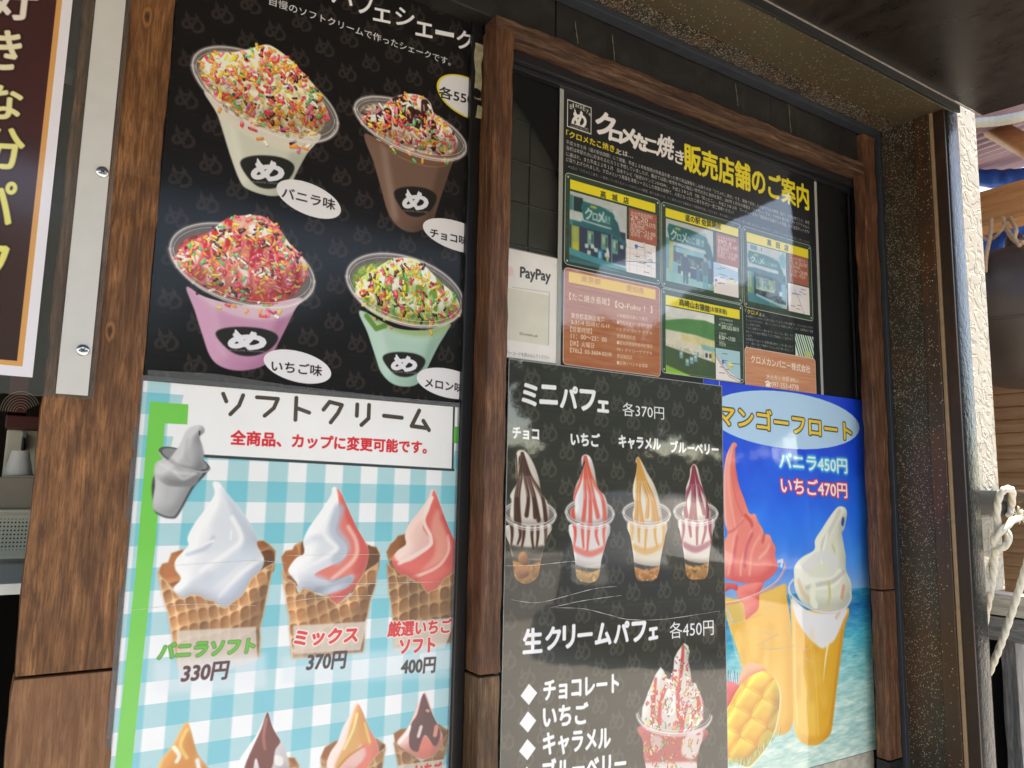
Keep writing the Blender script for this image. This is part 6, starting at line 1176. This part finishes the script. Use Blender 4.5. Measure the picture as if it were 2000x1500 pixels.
# ribbed hose under the eaves
bm = bmesh.new(); hp = curve3([at(1895, 240, 1.95), at(1950, 236, 1.9), at(2000, 226, 1.85), at(2080, 205, 1.8)], 50); tube_bm(bm, hp, .0115*1.05, 14, rf=lambda t: 1+.09*math.sin(t*150*6.28/2.2)); tag(link('ribbed_hose', bm, M['hose'], None, True), 'beige ribbed hose running under the corner of the eaves', 'hose')
# big dark float on ropes
fc = at(1993, 620, 2.15); Fl = thing('hanging_float', 'large dark round float hung by tan ropes from the orange beam', 'float', (fc.x, fc.y, fc.z-.2)); bm = bmesh.new(); bmesh.ops.create_uvsphere(bm, u_segments=48, v_segments=32, radius=.198)
for v in bm.verts: v.co.z *= 1.02; v.co += fc
link('float_shell', bm, M['float'], Fl, True); bm = bmesh.new(); tube_bm(bm, [fc+Vector((.1995*math.cos(k*math.tau/48)*.985, .1995*math.sin(k*math.tau/48)*.985, -.035)) for k in range(49)], .0035, 6); link('seam_ridge', bm, M['float'], Fl, True)
bm = bmesh.new(); tp_ = fc+Vector((0, 0, .2)); bmesh.ops.create_cone(bm, cap_ends=True, segments=16, radius1=.035, radius2=.02, depth=.05); bmesh.ops.translate(bm, vec=tp_+Vector((0, 0, .012)), verts=bm.verts[:]); link('float_neck', bm, M['float'], Fl, True)
def rp(*q): return [at(a, b, d) for a, b, d in q]
rope('hanging_rope', rp((1936, 428, 2.2), (1934, 460, 2.15), (1926, 500, 2.1), (1924, 530, 2.05)), .0058, 'ropetan', Fl); rope('hanging_rope', rp((1958, 425, 2.2), (1968, 450, 2.15), (1982, 470, 2.1), (1998, 474, 2.05)), .0065, 'ropetan', Fl); rope('hanging_rope', rp((1972, 425, 2.2), (1984, 448, 2.1), (1982, 466, 2.08), (1992, 480, 2.05)), .0055, 'ropetan', Fl); rope('hanging_rope', rp((1915, 462, 2.2), (1935, 468, 2.18), (1956, 450, 2.15), (1966, 430, 2.2)), .0048, 'ropetan', Fl)
# bracket, pipe and white rope on the cream wall
yb_ = yw-.004; Bk = thing('wall_bracket', 'black steel bracket holding a rusty pipe on the cream wall', 'bracket', (1.55, yb_, W(1940, 980, yb_)[2])); a, b = W(1895, 1007, yb_-.02), W(1980, 957, yb_-.02)
box('bracket_plate', 1.4716, b[0]+.004, yb_-.006, yb_, W(1940, 1006, yb_)[2], W(1940, 958, yb_)[2], 'bracket', Bk, .001)
pc = at(1972, 974, 1.50); bm = bmesh.new(); tube_bm(bm, [pc, pc+Vector((.03, -.05, .0)), pc+Vector((.35, -.35, .02))], .0175, 20); link('pipe', bm, M['pipe'], Bk, True)
RW = thing('white_rope', 'thick white rope knotted round the rusty pipe and hanging down', 'rope', tuple(at(1965, 960, 1.45)))
rope('rope_loop', rp((1950, 1040, 1.42), (1947, 1005, 1.41), (1951, 972, 1.40), (1962, 956, 1.40), (1976, 958, 1.42), (1976, 985, 1.47), (1970, 1008, 1.46)), .0064, 'rope', RW)
rope('rope_strand', rp((1990, 1012, 1.44), (1978, 1016, 1.42), (1966, 1028, 1.405), (1952, 1040, 1.40), (1942, 1052, 1.405), (1943, 1066, 1.41), (1956, 1070, 1.40), (1968, 1060, 1.395), (1968, 1042, 1.40), (1958, 1034, 1.42), (1948, 1046, 1.43)), .0064, 'rope', RW)
rope('rope_end', rp((1946, 1058, 1.42), (1943, 1085, 1.425), (1940, 1120, 1.43), (1934, 1160, 1.44), (1926, 1200, 1.47), (1920, 1250, 1.50)), .0064, 'rope', RW)
rope('rope_end', rp((2040, 1000, 1.40), (2012, 1080, 1.40), (1994, 1140, 1.41), (1975, 1200, 1.42), (1956, 1255, 1.43), (1938, 1300, 1.46), (1920, 1340, 1.50)), .0064, 'rope', RW)
rr = random.Random(4); bm = bmesh.new(); fb_ = at(1988, 1006, 1.44)
for k in range(46):
    d = Vector((rr.uniform(-.3, 1), rr.uniform(-.6, .4), rr.uniform(-1, .7))).normalized()*rr.uniform(.01, .02); tube_bm(bm, [fb_, fb_+d*.6+Vector((0, 0, .001)), fb_+d], .0007, 4)
link('frayed_end', bm, M['rope'], RW, True)['kind'] = 'stuff'
# hidden-side building mass so nothing is open to the sky
tag(box('party_wall', 1.5, 1.7, .26, 3.0, 0, 2.6, 'fascia', None, 0), 'dark wall between the snack bar and the open shed', 'wall')

# ------------------------------------------------------------------ across the street, mirrored in the laminated posters
def car(loc, rot):
    C_ = thing('parked_car', 'silver blue hatchback parked across the street', 'car', (0, 0, 0)); C_.name = 'parked_car'
    prof = [(-1.85, .35), (-1.9, .62), (-1.78, .92), (-1.6, 1.0), (-1.35, 1.38), (-.9, 1.5), (.3, 1.5), (.62, 1.42), (1.02, 1.02), (1.65, .9), (1.88, .72), (1.9, .38), (1.55, .26), (-1.55, .26)]
    bm = bmesh.new(); L_ = []
    for y, s in ((-.82, .0), (-.74, .05), (.74, .05), (.82, .0)):
        L_.append([bm.verts.new((x*(1 if abs(y) < .8 else .975), y*(1 if z < 1.0 else .84), z*(1 if s else .985)+.0)) for x, z in prof])
    n = len(prof)
    for a in range(3):
        for k in range(n): bm.faces.new((L_[a][k], L_[a][(k+1) % n], L_[a+1][(k+1) % n], L_[a+1][k]))
    bm.faces.new(L_[0][::-1]); bm.faces.new(L_[3]); bmesh.ops.recalc_face_normals(bm, faces=bm.faces[:]); bmesh.ops.bevel(bm, geom=bm.edges[:], offset=.03, segments=2, affect='EDGES'); link('body', bm, M['carpaint'], C_, True)
    for y in (-1, 1):
        for p in (((-1.3, 1.04), (-1.12, 1.36), (-.35, 1.42), (-.35, 1.04)), ((-.28, 1.04), (-.28, 1.42), (.28, 1.42), (.78, 1.04))):
            bm = bmesh.new(); f = bm.faces.new([bm.verts.new((x, y*(.70+.14*(1.5-z)/.5), z)) for x, z in p]); e_ = bmesh.ops.extrude_face_region(bm, geom=[f]); [setattr(v.co, 'y', v.co.y-y*.02) for v in e_['geom'] if isinstance(v, bmesh.types.BMVert)]; bmesh.ops.recalc_face_normals(bm, faces=bm.faces[:]); link('side_window', bm, M['carglass'], C_)
        for x in (-1.2, 1.2):
            bm = bmesh.new(); bmesh.ops.create_cone(bm, cap_ends=True, segments=28, radius1=.3, radius2=.3, depth=.2); bmesh.ops.rotate(bm, cent=(0, 0, 0), matrix=Matrix.Rotation(R(90), 3, 'X'), verts=bm.verts[:]); bmesh.ops.translate(bm, vec=(x, y*.76, .3), verts=bm.verts[:]); w_ = link('wheel', bm, M['tyre'], C_, False)
            bm = bmesh.new(); bmesh.ops.create_cone(bm, cap_ends=True, segments=20, radius1=.18, radius2=.18, depth=.02); bmesh.ops.rotate(bm, cent=(0, 0, 0), matrix=Matrix.Rotation(R(90), 3, 'X'), verts=bm.verts[:]); bmesh.ops.translate(bm, vec=(x, y*.872, .3), verts=bm.verts[:]); link('rim', bm, M['screw'], w_)
    box('headlight', 1.78, 1.91, -.68, -.42, .66, .8, 'white', C_, .02); box('headlight', 1.78, 1.91, .42, .68, .66, .8, 'white', C_, .02)
    C_.location = loc; C_.rotation_euler = (0, 0, rot); return C_
car((6.1, -5.9, 0), R(128))
crown = None
for i, (x, y, s) in enumerate(((-6, -19, 1.1), (-1, -21, 1.3), (4, -18.5, 1.), (9, -20, 1.25), (14.5, -17, 1.1), (19, -15.5, 1.3), (24, -13, 1.2), (30, -16, 1.4), (12, -24, 1.5))):
    t = thing('street_tree', 'leafy green tree in the row across the street', 'tree', (x, y, 0), 'trees across the street'); t.scale = (s, s, s)
    if crown is None:
        rr = random.Random(5); bm = bmesh.new()
        for k in range(4200):
            d = Vector((rr.gauss(0, 1), rr.gauss(0, 1), rr.gauss(0, 1))).normalized(); c = Vector((d.x*2.2, d.y*2.2, 4.1+d.z*1.9))*1.; c = Vector((c.x*(.7+.35*rr.random()), c.y*(.7+.35*rr.random()), 4.1+(c.z-4.1)*(.7+.35*rr.random()))); u = Vector((rr.uniform(-1, 1), rr.uniform(-1, 1), rr.uniform(-1, 1))).normalized()*.34; w_ = u.cross(d).normalized()*.2
            bm.faces.new([bm.verts.new(c+u), bm.verts.new(c+w_), bm.verts.new(c-u), bm.verts.new(c-w_)])
        me = bpy.data.meshes.new('crown'); bm.to_mesh(me); bm.free(); me.materials.append(M['leaf']); crown = me
        bm = bmesh.new(); tube_bm(bm, [(0, 0, 0), (.05, 0, 1.2), (0, .05, 2.4), (.1, 0, 4)], .2, 10, rf=lambda t: 1-.6*t); me = bpy.data.meshes.new('trunk'); bm.to_mesh(me); bm.free(); me.materials.append(M['bark']); trunk = me
    for nm, me in (('crown', crown), ('trunk', trunk)): o = bpy.data.objects.new(nm, me); SC.collection.objects.link(o); o.parent = t; o.rotation_euler = (0, 0, i*1.1)
rr = random.Random(6); bm = bmesh.new()
for k in range(9000):
    c = Vector((rr.uniform(-14, 40), -15.6+rr.uniform(-.5, .5), rr.uniform(0, 2.6))); u = Vector((rr.uniform(-1, 1), rr.uniform(-1, 1), rr.uniform(-1, 1))).normalized()*.22; w_ = Vector((rr.uniform(-1, 1), rr.uniform(-1, 1), rr.uniform(-1, 1))).normalized()*.16
    bm.faces.new([bm.verts.new(c+u), bm.verts.new(c+w_), bm.verts.new(c-u), bm.verts.new(c-w_)])
Hg = thing('hedge', 'long clipped dark green hedge along the far side of the street', 'hedge', (13, -15.6, 0)); o = link('hedge_leaves', bm, M['leaf'], Hg); o['kind'] = 'stuff'; box('hedge_core', -14, 40, -15.9, -15.3, 0, 2.4, 'leaf', Hg, 0)
Hs = thing('house', 'pale two storey house with grey roof across the street', 'house', (-12, -24, 0)); box('wall', -18, -6, -28, -22, 0, 5.6, 'housewall', Hs, 0)
bm = bmesh.new(); q = [(-18.5, -28.5), (-5.5, -28.5), (-5.5, -21.5), (-18.5, -21.5)]; v_ = [bm.verts.new((x, y, 5.6)) for x, y in q]+[bm.verts.new((-16, -25, 7.6)), bm.verts.new((-8, -25, 7.6))]
for f in ((0, 1, 5, 4), (1, 2, 5), (2, 3, 4, 5), (3, 0, 4), (3, 2, 1, 0)): bm.faces.new([v_[k] for k in f])
link('roof', bm, M['roof'], Hs)
for x in (-16.5, -13, -9.5):
    for z in (1, 3.7): box('window', x, x+1.6, -21.99, -21.95, z, z+1.2, 'carglass', Hs, 0)
